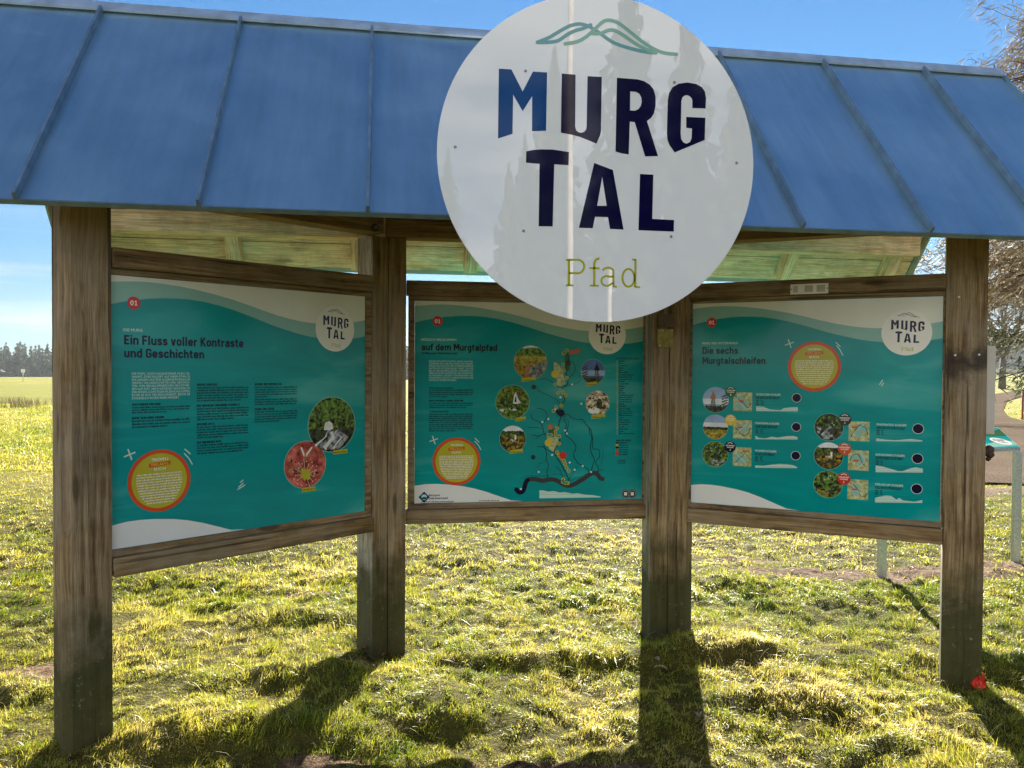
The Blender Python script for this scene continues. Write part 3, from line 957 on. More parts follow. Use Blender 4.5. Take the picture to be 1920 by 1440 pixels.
def face_text(pr, txt, x0, x1, y, cap, key, layer=2, weight=.18):
    adv, w = [], 0
    for ch in txt:
        adv.append(w); w += FACE[ch][0] + .045
    w -= .045
    kx = (x1 - x0) / w
    n = 0
    for ch, a in zip(txt, adv):
        for pts, sm in FACE[ch][1]:
            q = smooth_pts(pts, 4) if sm else pts
            # stroke width is set across both axes so that condensed stems keep their weight
            pr.stroke([(x0 + (a + px) * kx, y + py * cap) for px, py in q], weight * (kx + cap) / 2, key, layer + .05 * (n % 9), caps=False)
            n += 1
# big letters of the trail emblem, outlines in the emblem's own units
LETTERS = {
 'M': ('blue', [(277, 309), (333, 312), (384, 412), (430, 322), (494, 326), (489, 588), (426, 590), (427, 432), (384, 500), (341, 425), (338, 602), (273, 623)], []),
 'U': ('navy', [(560, 331), (622, 336), (620, 570), (624, 585), (634, 595), (647, 598), (660, 594), (669, 584), (672, 568), (676, 343), (740, 346), (736, 592), (732, 610), (716, 646), (680, 631), (640, 615), (600, 605), (556, 597)], []),
 'R': ('navy', [(808, 350), (900, 357), (930, 365), (955, 380), (973, 402), (982, 435), (982, 475), (975, 510), (962, 530), (943, 545), (993, 702), (935, 704), (888, 549), (866, 547), (861, 695), (830, 690), (802, 682)],
       [[(868, 411), (893, 413), (908, 421), (917, 437), (920, 457), (915, 478), (905, 491), (890, 498), (867, 497)]]),
 'G': ('navy', [(1207, 488), (1209, 440), (1204, 412), (1190, 392), (1165, 378), (1125, 371), (1085, 377), (1058, 393), (1043, 418), (1037, 450), (1033, 600), (1036, 632), (1046, 655), (1068, 686), (1203, 630), (1206, 530), (1120, 526), (1120, 575), (1146, 578), (1144, 622), (1137, 639), (1120, 647), (1106, 640), (1097, 625), (1095, 602), (1098, 455), (1103, 438), (1113, 430), (1124, 428), (1136, 433), (1145, 443), (1148, 457), (1147, 486)], []),
 'T': ('navy', [(400, 681), (430, 675), (470, 672), (520, 673), (592, 684), (590, 743), (526, 739), (519, 1019), (456, 1018), (460, 737), (399, 732)], []),
 'A': ('navy', [(706, 733), (750, 750), (790, 765), (838, 1033), (777, 1030), (768, 977), (710, 975), (699, 1027), (637, 1025)], [[(742, 795), (762, 926), (719, 926)]]),
 'L': ('navy', [(912, 783), (972, 786), (967, 985), (1065, 990), (1064, 1042), (905, 1036)], []),
}
def arc(cx, cy, rx, ry, a0, a1, n=14):
    return [(cx + rx * math.cos(R_(a0 + (a1 - a0) * i / n)), cy + ry * math.sin(R_(a0 + (a1 - a0) * i / n))) for i in range(n + 1)]
PFAD = [  # strokes (points, width)
    ([(592, 1170), (592, 1284)], 10), ([(578, 1284), (612, 1284)], 7), ([(578, 1169), (594, 1169)], 7), ([(592, 1169), (632, 1169)] + arc(632, 1199, 29, 30, -90, 90) + [(592, 1229)], 8),
    ([(706, 1284), (706, 1190)] + arc(726, 1190, 20, 26, 180, 280), 9), ([(684, 1206), (730, 1207)], 7), ([(686, 1285), (726, 1286)], 7),
    ([(744, 1218)] + arc(768, 1222, 24, 18, 200, 350) + [(792, 1232), (793, 1288)], 8), ([(792, 1244)] + arc(762, 1264, 24, 22, -60, -300) + [(792, 1272)], 8), ([(790, 1289), (808, 1290)], 7),
    (arc(860, 1250, 27, 40, 0, 360, 26), 8), ([(892, 1168), (890, 1291)], 9), ([(876, 1168), (893, 1168)], 7), ([(888, 1291), (912, 1292)], 7),
]
def smooth_pts(p, n=6):
    """Catmull-Rom through p"""
    out = []
    q = [p[0]] + list(p) + [p[-1]]
    for i in range(1, len(q) - 2):
        a, b, c, d = (Vector(q[i + k]) for k in (-1, 0, 1, 2))
        for k in range(n):
            t = k / n
            r = .5 * ((2 * b) + (c - a) * t + (2 * a - 5 * b + 4 * c - d) * t * t + (3 * b - a - 3 * c + d) * t ** 3)
            out.append((r.x, r.y))
    out.append(tuple(p[-1]))
    return out
HILLS = [([(450, 190), (500, 170), (560, 135), (600, 115), (640, 108), (680, 118), (725, 145), (790, 190), (860, 215), (930, 232), (983, 238)], 'hillblue'),
         ([(450, 191), (500, 190), (545, 182), (585, 155), (620, 138), (655, 128), (690, 112)], 'hillblue'),
         ([(575, 197), (630, 187), (670, 165), (710, 130), (745, 98), (775, 91), (815, 104), (870, 145), (940, 200), (1010, 235), (1075, 244)], 'hillgreen'),
         ([(690, 150), (735, 150), (770, 136), (800, 138), (840, 160), (890, 195), (940, 222), (983, 238)], 'hillgreen')]

# ------------------------------------------------------------------ the round sign
SIGN_C, SIGN_R = Vector((.868, 3.150, 2.464)), .668
sg = Board(Vector((SIGN_C.x, SIGN_C.y)), Vector((1, 0)), Vector((0, -1)), SIGN_C.z, .0)
sg.zoom(820, 0, 2.4)
RS = empty('round_sign', SIGN_C, 'big round white sign reading MURG TAL Pfad fixed before the roof edge', 'sign')
sg.parent = RS
MW[RS.name] = Matrix.Translation(SIGN_C)
bm = bmesh.new()
bmesh.ops.create_cone(bm, cap_ends=True, segments=160, radius1=SIGN_R, radius2=SIGN_R, depth=.008, matrix=Matrix.Translation((0, 0, -.0045)))
es = [e for e in bm.edges if len(e.link_faces) == 2 and any(len(f.verts) > 4 for f in e.link_faces)]
bmesh.ops.bevel(bm, geom=es, offset=.0015, segments=2, affect='EDGES')
link('sign_disc', bm_done(bm, 'sign_disc'), P['signwhite'], RS, sg.m)
for word, letters in (('town_lettering', 'MURG'), ('valley_lettering', 'TAL')):
    pr_ = Print(sg)
    for ch in letters:
        kk, out, holes = LETTERS[ch]
        pr_.poly([sg.loc(*p) for p in out], 'sign' + kk, 1, [[sg.loc(*p) for p in h] for h in holes])
    pr_.link(word)
pr_ = Print(sg)
for pts, w in PFAD:
    pr_.stroke([sg.loc(*p) for p in pts], 1.12 * w * SIGN_R / 712, 'lime', 1, caps=False)
pr_.link('path_lettering')
pr_ = Print(sg)
for i, (pts, kx) in enumerate(HILLS):
    pr_.stroke([sg.loc(*p) for p in smooth_pts(pts)], 15 * SIGN_R / 712, kx, 1 + i * .3)
pr_.link('hill_emblem')
for x, y in ((397, 319), (1067, 370), (80, 661), (1347, 733), (388, 1039), (1052, 1064)):
    l = sg.loc(x, y)
    p = sg.m @ Vector((l[0], l[1], .0002))
    cyl('screw', p, (0, -1, 0), .0062, .0025, M['screw'], RS, 14, .0045)
for u in (.45, 1.28):       # brackets that hold the disc to the eave
    timber('bracket', (u, SIGN_C.y + .010, 2.05), (u, SIGN_C.y + .010, 2.80), .012, .04, M['galv'], RS, up=(1, 0, 0), bevel=.001)
    timber('bracket', (u, SIGN_C.y + .017, 2.19), (u, VE1 + .24, 2.19), .03, .012, M['galv'], RS, bevel=.001)

# ------------------------------------------------------------------ the three info boards
WAVE1 = [(15, 117), (70, 115), (130, 115), (190, 118), (250, 125), (320, 136), (400, 152), (480, 172), (560, 195), (630, 219), (700, 245), (765, 267), (830, 285), (880, 296), (930, 303), (990, 305), (1050, 303), (1110, 298), (1163, 290)]
WAVE2 = [(15, 217), (70, 206), (130, 198), (190, 192), (250, 190), (310, 191), (370, 196), (435, 206), (500, 222), (560, 240), (620, 262), (680, 286), (740, 310), (800, 331), (860, 350), (910, 362), (960, 370), (1010, 374), (1060, 375), (1110, 371), (1163, 362)]
WAVE3 = [(14, 1214), (90, 1195), (150, 1187), (210, 1183), (300, 1183), (360, 1188), (430, 1200), (500, 1217), (560, 1232), (596, 1242)]
_ref = Board(A0, dA, nA, ZB, .004)
_ref.zoom(200, 480, 2.4)
LA, HB = (A1 - A0).length, ZT - ZB
NW = [[(p[0] / LA, p[1] / HB) for p in (_ref.loc(*q) for q in w)] for w in (WAVE1, WAVE2, WAVE3)]
def info_board(a, b, d, n, label):
    L = (b - a).length
    bd = Board(a, d, n, ZB, .004)
    bd.L = L
    e = empty('info_board', frame(v3((a + b) / 2, ZB), bd.d, (0, 0, 1), bd.n), label, 'info board', 'teal info boards of the shelter')
    MW[e.name] = frame(v3((a + b) / 2, ZB), bd.d, (0, 0, 1), bd.n)
    bd.parent = e
    bm = bmesh.new()
    bm_box(bm, .0012, L - .0012, .0012, HB - .0012, -.004, .004, .0008)
    link('board_sheet', bm_done(bm, 'board_sheet'), P['teal'], e, bd.m)
    w1, w2, w3 = ([(x * L, y * HB) for x, y in w] for w in NW)
    x0, x1, y0, y1 = .003, L - .003, .003, HB - .003
    cl = lambda w: [(min(max(x, x0), x1), y) for x, y in w]
    w1, w2, w3 = cl(w1), cl(w2), cl(w3)
    pr = Print(bd)
    pr.poly([(x0, y1)] + [(x0, w2[0][1])] + w2 + [(x1, w2[-1][1]), (x1, y1)], 'mint', 1)
    pr.poly([(x0, y1)] + [(x0, w1[0][1])] + w1 + [(x1, w1[-1][1]), (x1, y1)], 'cream', 2)
    ex = w3[-1][0] + .12 * w3[-1][1] / max(.02, w3[-3][1] - w3[-1][1])
    w3 = [q for q in w3 if q[1] > y0] + [(w3[-1][0] + .03, y0)]
    pr.link('top_wave_print')
    pr = Print(bd)
    pr.poly([(x0, y0), (x0, w3[0][1])] + w3, 'white', 1)
    pr.link('bottom_wave_print')
    return bd
def small_logo(bd, cx, cy, r, name='trail_emblem'):
    """the round emblem in small, centre and radius in metres"""
    pr = Print(bd)
    pr.disc((cx, cy), r, 'badge', 4, 56)
    q = lambda p: (cx + (p[0] - 711) / 712 * r, cy - (p[1] - 716) / 712 * r)
    for ch in 'MURGTAL':
        kk, out, holes = LETTERS[ch]
        pr.poly([q(p) for p in out], 'navy', 5, [[q(p) for p in h] for h in holes])
    for pts, w in PFAD: pr.stroke([q(p) for p in pts], 1.5 * w * r / 712, 'lime', 5, caps=False)
    for i, (pts, kx) in enumerate(HILLS): pr.stroke([q(p) for p in smooth_pts(pts, 3)], 11 * r / 712, 'green', 5 + .3 * i, caps=False)
    pr.link(name)
def number_badge(bd, px, py, rpx):
    c = bd.loc(px, py); r = abs(bd.loc(px, py + rpx)[1] - c[1])
    pr = Print(bd)
    pr.disc(c, r, 'red', 4, 32)
    face_text(pr, '01', c[0] - r * .58, c[0] + r * .54, c[1] - r * .36, r * .74, 'badge', 5)
    pr.link('number_badge')
def ptext(bd, pr, txt, x0, x1, y, cap, key, bold=.02, layer=2):
    a = bd.loc(x0, y); b = bd.loc(x1, y)
    c = bd.loc(x0, y - cap)
    pr.text(txt, a[0], b[0], a[1], c[1] - a[1], key, layer, bold)
def htext(bd, pr, txt, x0, x1, y, cap, key, weight=.18):
    a = bd.loc(x0, y); b = bd.loc(x1, y); c = bd.loc(x0, y - cap)
    face_text(pr, txt, a[0], b[0], a[1], c[1] - a[1], key, 2, weight)
def para(bd, pr, x0, x1, ya, yb, n, key='ink', last=.6, seed=0, frac=.5):
    a, b = bd.loc(x0, ya), bd.loc(x0, yb)
    e = bd.loc(x1, ya)
    ys = [a[1] + (b[1] - a[1]) * i / max(1, n - 1) for i in range(n)]
    pr.lines(a[0], e[0], ys, key, 2, frac, last, seed)
def head(bd, pr, x0, x1, y, cap, key='ink', seed=0):
    a, e, c = bd.loc(x0, y), bd.loc(x1, y), bd.loc(x0, y - cap)
    r = random.Random(seed + 99)
    z = bd.base + 2 * .00035; m = pr.mat(key); h = c[1] - a[1]; x = a[0]
    while x < e[0] - h * .5:
        for k in range(r.randint(3, 9)):
            w = h * r.uniform(.42, .6)
            if x + w > e[0]: break
            pr.quad(x, x + w, a[1], a[1] + h, m, z); x += h * .68
        x += h * .4
def callout(bd, cx, cy, r, tr, box, eu, ys, n, seed):
    """round yellow panel with a red ring; positions in picture units of the board zoom"""
    c = bd.loc(cx, cy); rr = abs(bd.loc(cx, cy + r)[1] - bd.loc(cx, cy - r)[1]) / 2
    pr = Print(bd)
    pr.disc(c, rr, 'orange', 3, 64); pr.disc(c, rr * .875, 'olive', 4, 64)
    k = rr
    def tt(t, w, dy, cap, key, layer=6): pr.text(t, c[0] - w * k / 2, c[0] + w * k / 2, c[1] + dy * k, cap * k, key, layer, .03)
    tt('TRÖPFLI', .52, .64, .085, 'badge')
    x, y = c[0], c[1] + .53 * k
    pr.poly([(x - .34 * k, y - .09 * k), (x + .34 * k, y - .045 * k), (x + .34 * k, y + .085 * k), (x - .34 * k, y + .04 * k)], 'orange', 5)
    tt("ERKLÄRT'S", .54, .485, .08, 'yellow', 6.4)
    tt('EUCH', .36, .335, .085, 'badge')
    for i in range(n):
        yy = .20 - .92 * i / (n - 1)
        hw = .93 * math.sqrt(max(0.02, .81 - (yy - .02) ** 2)) * .87
        pr.lines(c[0] - hw * k, c[0] + hw * k, [c[1] + yy * k, c[1] + yy * k - .085 * k], 'badge', 5, .45, 0, seed + i)
    pr.link('callout')
def marks(bd, cross, dashes):
    pr = Print(bd)
    x, y = bd.loc(*cross); s = .022
    pr.stroke([(x - s, y - s * .35), (x + s, y + s * .35)], .006, 'pale', 2)
    pr.stroke([(x + s * .35, y - s), (x - s * .3, y + s)], .006, 'pale', 2.4)
    pr.link('spark_cross')
    for p in dashes:
        pr = Print(bd)
        pr.stroke([bd.loc(*q) for q in p], .005, 'pale', 2)
        pr.link('spark_dash')
def seg(c, r, f0, f1, amp=0, seed=0, n=26):
    """part of a disc between heights f0 and f1 (fractions of r), with uneven inner edges"""
    rr = random.Random(seed)
    def edge(f, wob):
        hw = math.sqrt(max(0, 1 - f * f))
        out = []
        for i in range(n + 1):
            x = -hw + 2 * hw * i / n
            y = f + (rr.uniform(-1, 1) * amp if wob and 0 < i < n else 0)
            lim = math.sqrt(max(0, 1 - x * x))
            out.append((x, max(-lim, min(lim, y))))
        return out
    a0, a1 = math.asin(f0), math.asin(f1)
    right = [(math.cos(a0 + (a1 - a0) * i / 12), math.sin(a0 + (a1 - a0) * i / 12)) for i in range(1, 12)]
    lo = edge(f0, f0 > -.98) if f0 > -.999 else [(0, -1)]
    hi = edge(f1, f1 < .98) if f1 < .999 else [(0, 1)]
    pts = lo + right + hi[::-1] + [(-x, y) for x, y in right[::-1]]
    return [(c[0] + x * r, c[1] + y * r) for x, y in pts]
def blob(c, rx, ry, seed, n=18, amp=.35):
    rr = random.Random(seed)
    return [(c[0] + rx * math.cos(2 * math.pi * i / n) * (1 + rr.uniform(-amp, amp)), c[1] + ry * math.sin(2 * math.pi * i / n) * (1 + rr.uniform(-amp, amp))) for i in range(n)]
def photo(bd, cx, cy, r, kind, seed=0, cap=None, name='photo', cut=None):
    c = bd.loc(cx, cy); rr = abs(bd.loc(cx, cy + r)[1] - bd.loc(cx, cy - r)[1]) / 2
    pr = Print(bd)
    at = lambda x, y: (c[0] + x * rr, c[1] + y * rr)
    pr.disc(c, rr * 1.025, 'mint', 2.6, 48)
    def clump(key, n, y0, y1, s0, s1, layer, k=0):
        q = random.Random(seed * 31 + k)
        for i in range(n):
            y = q.uniform(y0, y1); hw = math.sqrt(max(0.01, 1 - y * y)) - .12
            x = q.uniform(-hw, hw); s = min(q.uniform(s0, s1), .97 - math.hypot(x, y)) if math.hypot(x, y) < .93 else .03
            pr.poly([at(a, b) for a, b in blob((x, y), max(.02, s), max(.02, s * .8), seed + i + k, 10)], key, layer + (i % 20) * .02)
    if kind == 'waterfall':
        pr.disc(c, rr, 'forest', 3)
        pr.poly(seg(c, rr, -1, -.12, .05, seed), 'dark', 3.3)
        clump('dark', 26, -.15, .6, .04, .16, 3.6, 1); clump('forest', 20, .0, .8, .05, .14, 4.0, 2)
        for x, w in ((-.45, .03), (-.1, .035), (.25, .025), (.55, .03), (-.7, .02)):
            pr.poly([at(x, -.05), at(x + w, -.05), at(x + w * .8, .7), at(x, .7)], 'dark', 4.6)
        pr.poly([at(x, y) for x, y in ((-.36, -.18), (-.3, .08), (-.12, .14), (.0, .05), (.05, -.16), (-.1, -.22))], 'foam', 5)
        for i in range(9):
            t = -.95 + i * .17
            pr.stroke([at(-.15 + i * .05, -.25), at(-.3 + i * .12, -.5), at(t * .75, -.35 - .55 * math.sqrt(max(0, 1 - (t * .75) ** 2)))], .014 + .012 * (i % 2), 'stream' if i % 3 else 'foam', 4.9 + i * .02, caps=False)
    elif kind == 'cascade':
        pr.disc(c, rr, 'forest', 3)
        clump('dark', 22, -.5, .7, .05, .18, 3.4, 1); clump('autumn', 16, .3, .9, .05, .13, 3.8, 2); clump('forest', 24, -.8, .8, .04, .12, 4.2, 3)
        pr.poly([at(*p) for p in ((.02, -.1), (.08, .4), (.2, .62), (.28, .3), (.5, -.05), (.3, -.12))], 'foam', 5)
        pr.poly([at(*p) for p in ((.12, .0), (.17, .35), (.22, .3), (.24, .0))], 'dark', 5.2)
        pr.poly(blob(at(-.35, -.5), .36 * rr, .13 * rr, 4), 'foam', 5); pr.poly(blob(at(-.28, -.48), .14 * rr, .07 * rr, 6), 'dark', 5.2)
        pr.poly(blob(at(.12, -.45), .14 * rr, .07 * rr, 9), 'foam', 5); clump('forest', 12, -.85, -.5, .06, .14, 5.4, 8)
    elif kind == 'flower':
        pr.disc(c, rr, 'sundew', 3)
        clump('sundew', 26, -.8, .8, .08, .25, 3.3, 1); clump('dark', 7, -.6, .6, .04, .10, 3.8, 2); clump('meadow', 8, -.2, .5, .03, .08, 4, 3)
        pr.poly(blob(at(.0, -.42), .26 * rr, .24 * rr, 2, 22, .3), 'olive', 5)
        for i in range(26):
            a = 2 * math.pi * i / 26; l = .45 + .25 * ((i * 7) % 5) / 5
            p, q = at(.24 * math.cos(a), -.42 + .22 * math.sin(a)), at(l * math.cos(a) * .95, -.42 + l * math.sin(a))
            if math.hypot(q[0] - c[0], q[1] - c[1]) > .96 * rr: continue
            pr.stroke([p, q], .0016, 'cream' if i % 2 else 'red', 5.3, caps=False); pr.disc(q, .003, 'cream', 5.5, 8)
        pr.stroke([at(-.06, .38), at(-.2, .72)], .010, 'cream', 5.6); pr.stroke([at(.02, .38), at(.30, .70)], .010, 'cream', 5.6); pr.stroke([at(-.05, .2), at(-.01, .45)], .008, 'brownwood', 5.8)
    elif kind == 'boardwalk':
        pr.disc(c, rr, 'meadow', 3)
        pr.poly(seg(c, rr, .72, 1), 'cloud', 3.3); pr.poly(seg(c, rr, .40, .86, .05, seed), 'forest', 3.6); pr.poly(seg(c, rr, -1, .05, .04, seed + 1), 'autumn', 3.5)
        clump('meadow', 22, -.4, .3, .05, .12, 3.8, 3)
        pr.poly([at(*p) for p in ((-.05, -.35), (.45, -.1), (.92, .12), (.93, -.3), (.7, -.68), (.2, -.9), (-.1, -.8))], 'stream', 4.4)
        for t in range(6): pr.stroke([at(-.05 + t * .12, -.75 + t * .03), at(.3 + t * .11, -.2 + t * .05)], .004, 'dark', 4.7, caps=False)
        pr.poly([at(*p) for p in ((-.38, -.86), (-.3, -.2), (-.2, -.3), (-.12, .1), (-.05, -.1), (-.06, -.9))], 'brownwood', 5)
    elif kind in ('tower', 'tower_dusk'):
        pr.disc(c, rr, 'sky' if kind == 'tower' else 'bluesky', 3)
        pr.poly(seg(c, rr, -.35, .1, .0, 1), 'cloud' if kind == 'tower' else 'sky', 3.2)
        pr.poly(seg(c, rr, -1, -.48, .07, seed), 'dark', 3.5)
        x = -.2 if kind == 'tower' else .32
        for a, b in ((-.2, -.09), (.2, .09), (-.07, -.04), (.07, .04)): pr.stroke([at(x + a, -.66), at(x + b, .1)], .05 * rr, 'dark', 4, caps=False)
        pr.poly([at(x - .26, .08), at(x + .26, .08), at(x + .04, .62), at(x, .8), at(x - .04, .62)], 'brownwood' if kind == 'tower' else 'black', 4.3)
        pr.stroke([at(x - .13, -.25), at(x + .13, -.25)], .03 * rr, 'dark', 4.2, caps=False)
        for i in range(14): pr.poly(blob(at((.72 if kind == 'tower' else -.68) + .18 * math.sin(i * 2.1), -.5 + i * .07), .10 * rr, .06 * rr, i, 9), 'dark', 4.5)
    elif kind == 'panorama':
        pr.disc(c, rr, 'sky', 3)
        pr.poly(seg(c, rr, -.05, .35, .0, 1), 'cloud', 3.2)
        pr.poly(seg(c, rr, -1, -.0, .02, seed), 'dark', 3.4); pr.poly(seg(c, rr, -1, -.22, .02, seed), 'meadow', 3.6); clump('autumn', 12, -.85, -.5, .05, .14, 3.9, 2)
    elif kind == 'castle':
        pr.disc(c, rr, 'cloud', 3)
        pr.poly(seg(c, rr, -1, .60, .05, seed), 'dark', 3.3); clump('forest', 16, .1, .5, .05, .12, 3.6, 4); clump('autumn', 34, -.85, .15, .05, .15, 3.9, 2)
        pr.poly([at(.12, -.25), at(.28, -.25), at(.27, .32), at(.13, .32)], 'sepia', 4.6); pr.poly([at(-.25, -.2), at(.12, -.25), at(.12, .0), at(-.2, .02)], 'sepia', 4.6)
        pr.poly([at(.14, -.05), at(.27, -.05), at(.26, .3), at(.14, .3)], 'badge', 4.8)
        clump('autumn', 10, -.5, -.2, .06, .12, 5, 7)
    elif kind == 'arch':
        pr.disc(c, rr, 'sepia', 3)
        clump('dark', 20, -.3, .8, .05, .14, 3.3, 1); clump('sepia', 26, -.2, .9, .05, .13, 3.8, 2)
        pr.poly([at(*p) for p in [(-.1, -.45)] + arc(.14, -.05, .24, .42, 180, 0, 10) + [(.38, -.45)]], 'dark', 4.6)
        pr.poly(blob(at(-.3, -.62), .5 * rr, .26 * rr, 3, 16, .12), 'badge', 4.7); clump('dark', 8, -.5, -.25, .06, .15, 5.0, 5)
    elif kind == 'path':
        pr.disc(c, rr, 'dark', 3)
        clump('forest', 30, -.1, .85, .05, .16, 3.3, 1); clump('stream', 10, -.9, -.1, .05, .18, 3.9, 3)
        pr.poly([at(*p) for p in ((-.55, -.55), (.1, .1), (.2, .08), (.05, -.35), (.1, -.85), (-.3, -.85))], 'stream', 4.4)
        for x in (-.35, -.15, .3, .42): pr.poly([at(x, -.1), at(x + .05, -.1), at(x + .04, .75), at(x, .75)], 'dark', 4.6)
        clump('foam', 5, -.5, .4, .02, .06, 4.8, 6)
    elif kind == 'wood':
        pr.disc(c, rr, 'forest', 3)
        clump('dark', 34, -.7, .8, .06, .2, 3.3, 1); clump('forest', 18, .0, .9, .03, .09, 4.0, 3); clump('brownwood' if seed % 2 else 'stream', 9, -.9, -.45, .06, .18, 4.4, 5)
        clump('foam', 6, .1, .8, .02, .05, 4.7, 6)
    if cap:
        x0, x1, y = cap
        a, b = bd.loc(x0, y), bd.loc(x1, y - 3)
        h = .011
        pr.poly([(a[0], a[1] - h), (b[0], b[1] - h + .006), (b[0], b[1] + h + .006), (a[0], a[1] + h)], 'olive', 10)
        pr.lines(a[0] + .004, b[0] - .003, [a[1] - .003, a[1] - .012], 'ink', 10.6, .5, 0, seed)
    pr.link(name)
    return c, rr

# left board
bA = info_board(A0, A1, dA, nA, 'left teal board headed Ein Fluss voller Kontraste und Geschichten')
bA.zoom(200, 480, 2.4)
number_badge(bA, 120, 212, 29)
pr = Print(bA)
ptext(bA, pr, 'DIE MURG', 74, 159, 338, 13, 'pale', .03)
pr.link('kicker_lettering')
pr = Print(bA)
htext(bA, pr, 'Ein Fluss voller Kontraste', 76, 614, 398, 43, 'navy')
htext(bA, pr, 'und Geschichten', 76, 437, 456, 41, 'navy')
pr.link('heading_lettering')
pr = Print(bA)
LINES_A = ['DIE MURG, AUCH HAUENSTEINER MURG GE-', 'NANNT, DURCHQUERT AUF IHREM ETWA 20', 'KM LANGEN LAUF EINE AUSSERGEWÖHNLICHE', 'VIELFALT AN LANDSCHAFTEN UND GESCHICH-', 'TEN. VON DEN BLUMENREICHEN FEUCHTWIE-', 'SEN AUF FAST 1000 M HÖHE BIS HINUNTER ZU', 'DEN ENGEN, SCHATTIGEN FELSENSCHLUCHTEN,', 'IN DIE SIE SICH TIEF EINSCHNEIDET, BEVOR SIE', 'SCHLIESSLICH IN DEN RHEIN MÜNDET.']
for i, t in enumerate(LINES_A): ptext(bA, pr, t, 112, 373 if i < 8 else 325, 534 + i * 13.9, 10, 'pale', .015)
pr.link('intro_lettering')
pr = Print(bA)
for x0, x1, hy, hx, ya, yb, n, la in ((112, 372, 674, 246, 686, 709, 3, .6), (112, 372, 735, 257, 748, 775, 3, .6)):
    head(bA, pr, x0, hx, hy, 10, 'ink', hy); para(bA, pr, x0, x1, ya, yb, n, 'ink', la, hy)
pr.link('body_text')
pr = Print(bA)
for x0, x1, hy, hx, ya, yb, n, la in ((404, 637, 584, 499, 597, 655, 6, .85), (404, 637, 679, 602, 692, 740, 5, .7), (404, 637, 763, 486, 775, 822, 5, .5), (404, 637, 845, 516, 857, 893, 4, .9)):
    head(bA, pr, x0, hx, hy, 10, 'ink', hy); para(bA, pr, x0, x1, ya, yb, n, 'ink', la, hy)
pr.link('body_text')
pr = Print(bA)
for x0, x1, hy, hx, ya, yb, n, la in ((664, 855, 582, 789, 595, 637, 5, .3), (664, 855, 650, 664, 650, 672, 3, .97), (664, 855, 695, 754, 706, 750, 5, .6)):
    if hx > x0: head(bA, pr, x0, hx, hy, 10, 'ink', hy)
    para(bA, pr, x0, x1, ya, yb, n, 'ink', la, hy)
pr.link('body_text')
callout(bA, 237, 1010, 140, 0, 0, 0, 0, 12, 5)
marks(bA, (102, 893), [[(350, 869), (374, 890)], [(348, 889), (368, 910), (383, 936)], [(600, 1018), (612, 1008)], [(592, 1040), (612, 1022)], [(588, 1050), (620, 1030)]])
photo(bA, 1012, 758, 122, 'waterfall', 3, (1016, 1080, 884))
photo(bA, 892, 938, 105, 'flower', 5, (876, 936, 1053))
c = bA.loc(1026, 328); small_logo(bA, c[0], c[1], abs(bA.loc(1026, 430)[1] - bA.loc(1026, 226)[1]) / 2)

# middle board
bB = info_board(B0, B1, dB, nB, 'middle teal board with the river map, headed auf dem Murgtalpfad')
bB.zoom(750, 500, 2.88)
number_badge(bB, 203, 295, 28)
pr = Print(bB)
ptext(bB, pr, 'HERZLICH WILLKOMMEN', 114, 303, 399, 12, 'pale', .03)
pr.link('kicker_lettering')
pr = Print(bB)
htext(bB, pr, 'auf dem Murgtalpfad', 116, 525, 452, 37, 'black')
htext(bB, pr, 'im Naturpark Südschwarzwald', 116, 308, 472, 12, 'black')
pr.link('heading_lettering')
pr = Print(bB)
LINES_B = ['ERLEBE DEN MURGTALPFAD, EINEN GANZ BE-', 'SONDEREN WEG, DER DICH DURCH DIE FASZINIE-', 'RENDE GESCHICHTE UND ATEMBERAUBENDE', 'NATUR DES HOTZENWALDES FÜHRT. TAUCHE', 'EIN IN VERGANGENE ZEITEN, WÄHREND DU', 'ÜBER DIE ALTEN SAUMPFADE UND KARRENWE-', 'GE WANDERST, DIE EINST VON MENSCHEN UND', 'FUHRWERKEN GENUTZT WURDEN, UM HOLZ UND', 'GÜTER ZU TRANSPORTIEREN.']
for i, t in enumerate(LINES_B): ptext(bB, pr, t, 157, 395 if i < 8 else 305, 515 + i * 12.7, 9, 'pale', .01)
pr.link('intro_lettering')
pr = Print(bB)
for t, hx, hy, ya, yb, n, la in (('VON DER QUELLE BIS ZUR MÜNDUNG', 285, 660, 670, 706, 4, .45), ('DIE PERFEKTE AUSZEIT', 345, 728, 741, 764, 3, .85), ('ALLGEMEINE INFORMATIONEN', 262, 787, 800, 890, 9, .6)):
    head(bB, pr, 157, hx, hy, 9, 'ink', hy) if hx == 345 else ptext(bB, pr, t, 157, hx, hy, 9, 'ink', .02)
    para(bB, pr, 157, 394, ya, yb, n, 'ink', la, hy)
pr.link('body_text')
callout(bB, 305, 1051, 129, 0, 0, 0, 0, 14, 15)
marks(bB, (182, 936), [[(405, 926), (426, 947)], [(404, 943), (422, 962), (436, 988)]])
photo(bB, 704, 517, 90, 'boardwalk', 2, (655, 730, 612))
photo(bB, 607, 731, 91, 'cascade', 4, (622, 678, 826))
photo(bB, 608, 930, 71, 'castle', 6, (592, 662, 1000))
photo(bB, 1041, 566, 66, 'tower_dusk', 8, (1004, 1060, 637))
photo(bB, 1066, 736, 66, 'arch', 9, (1032, 1106, 812))
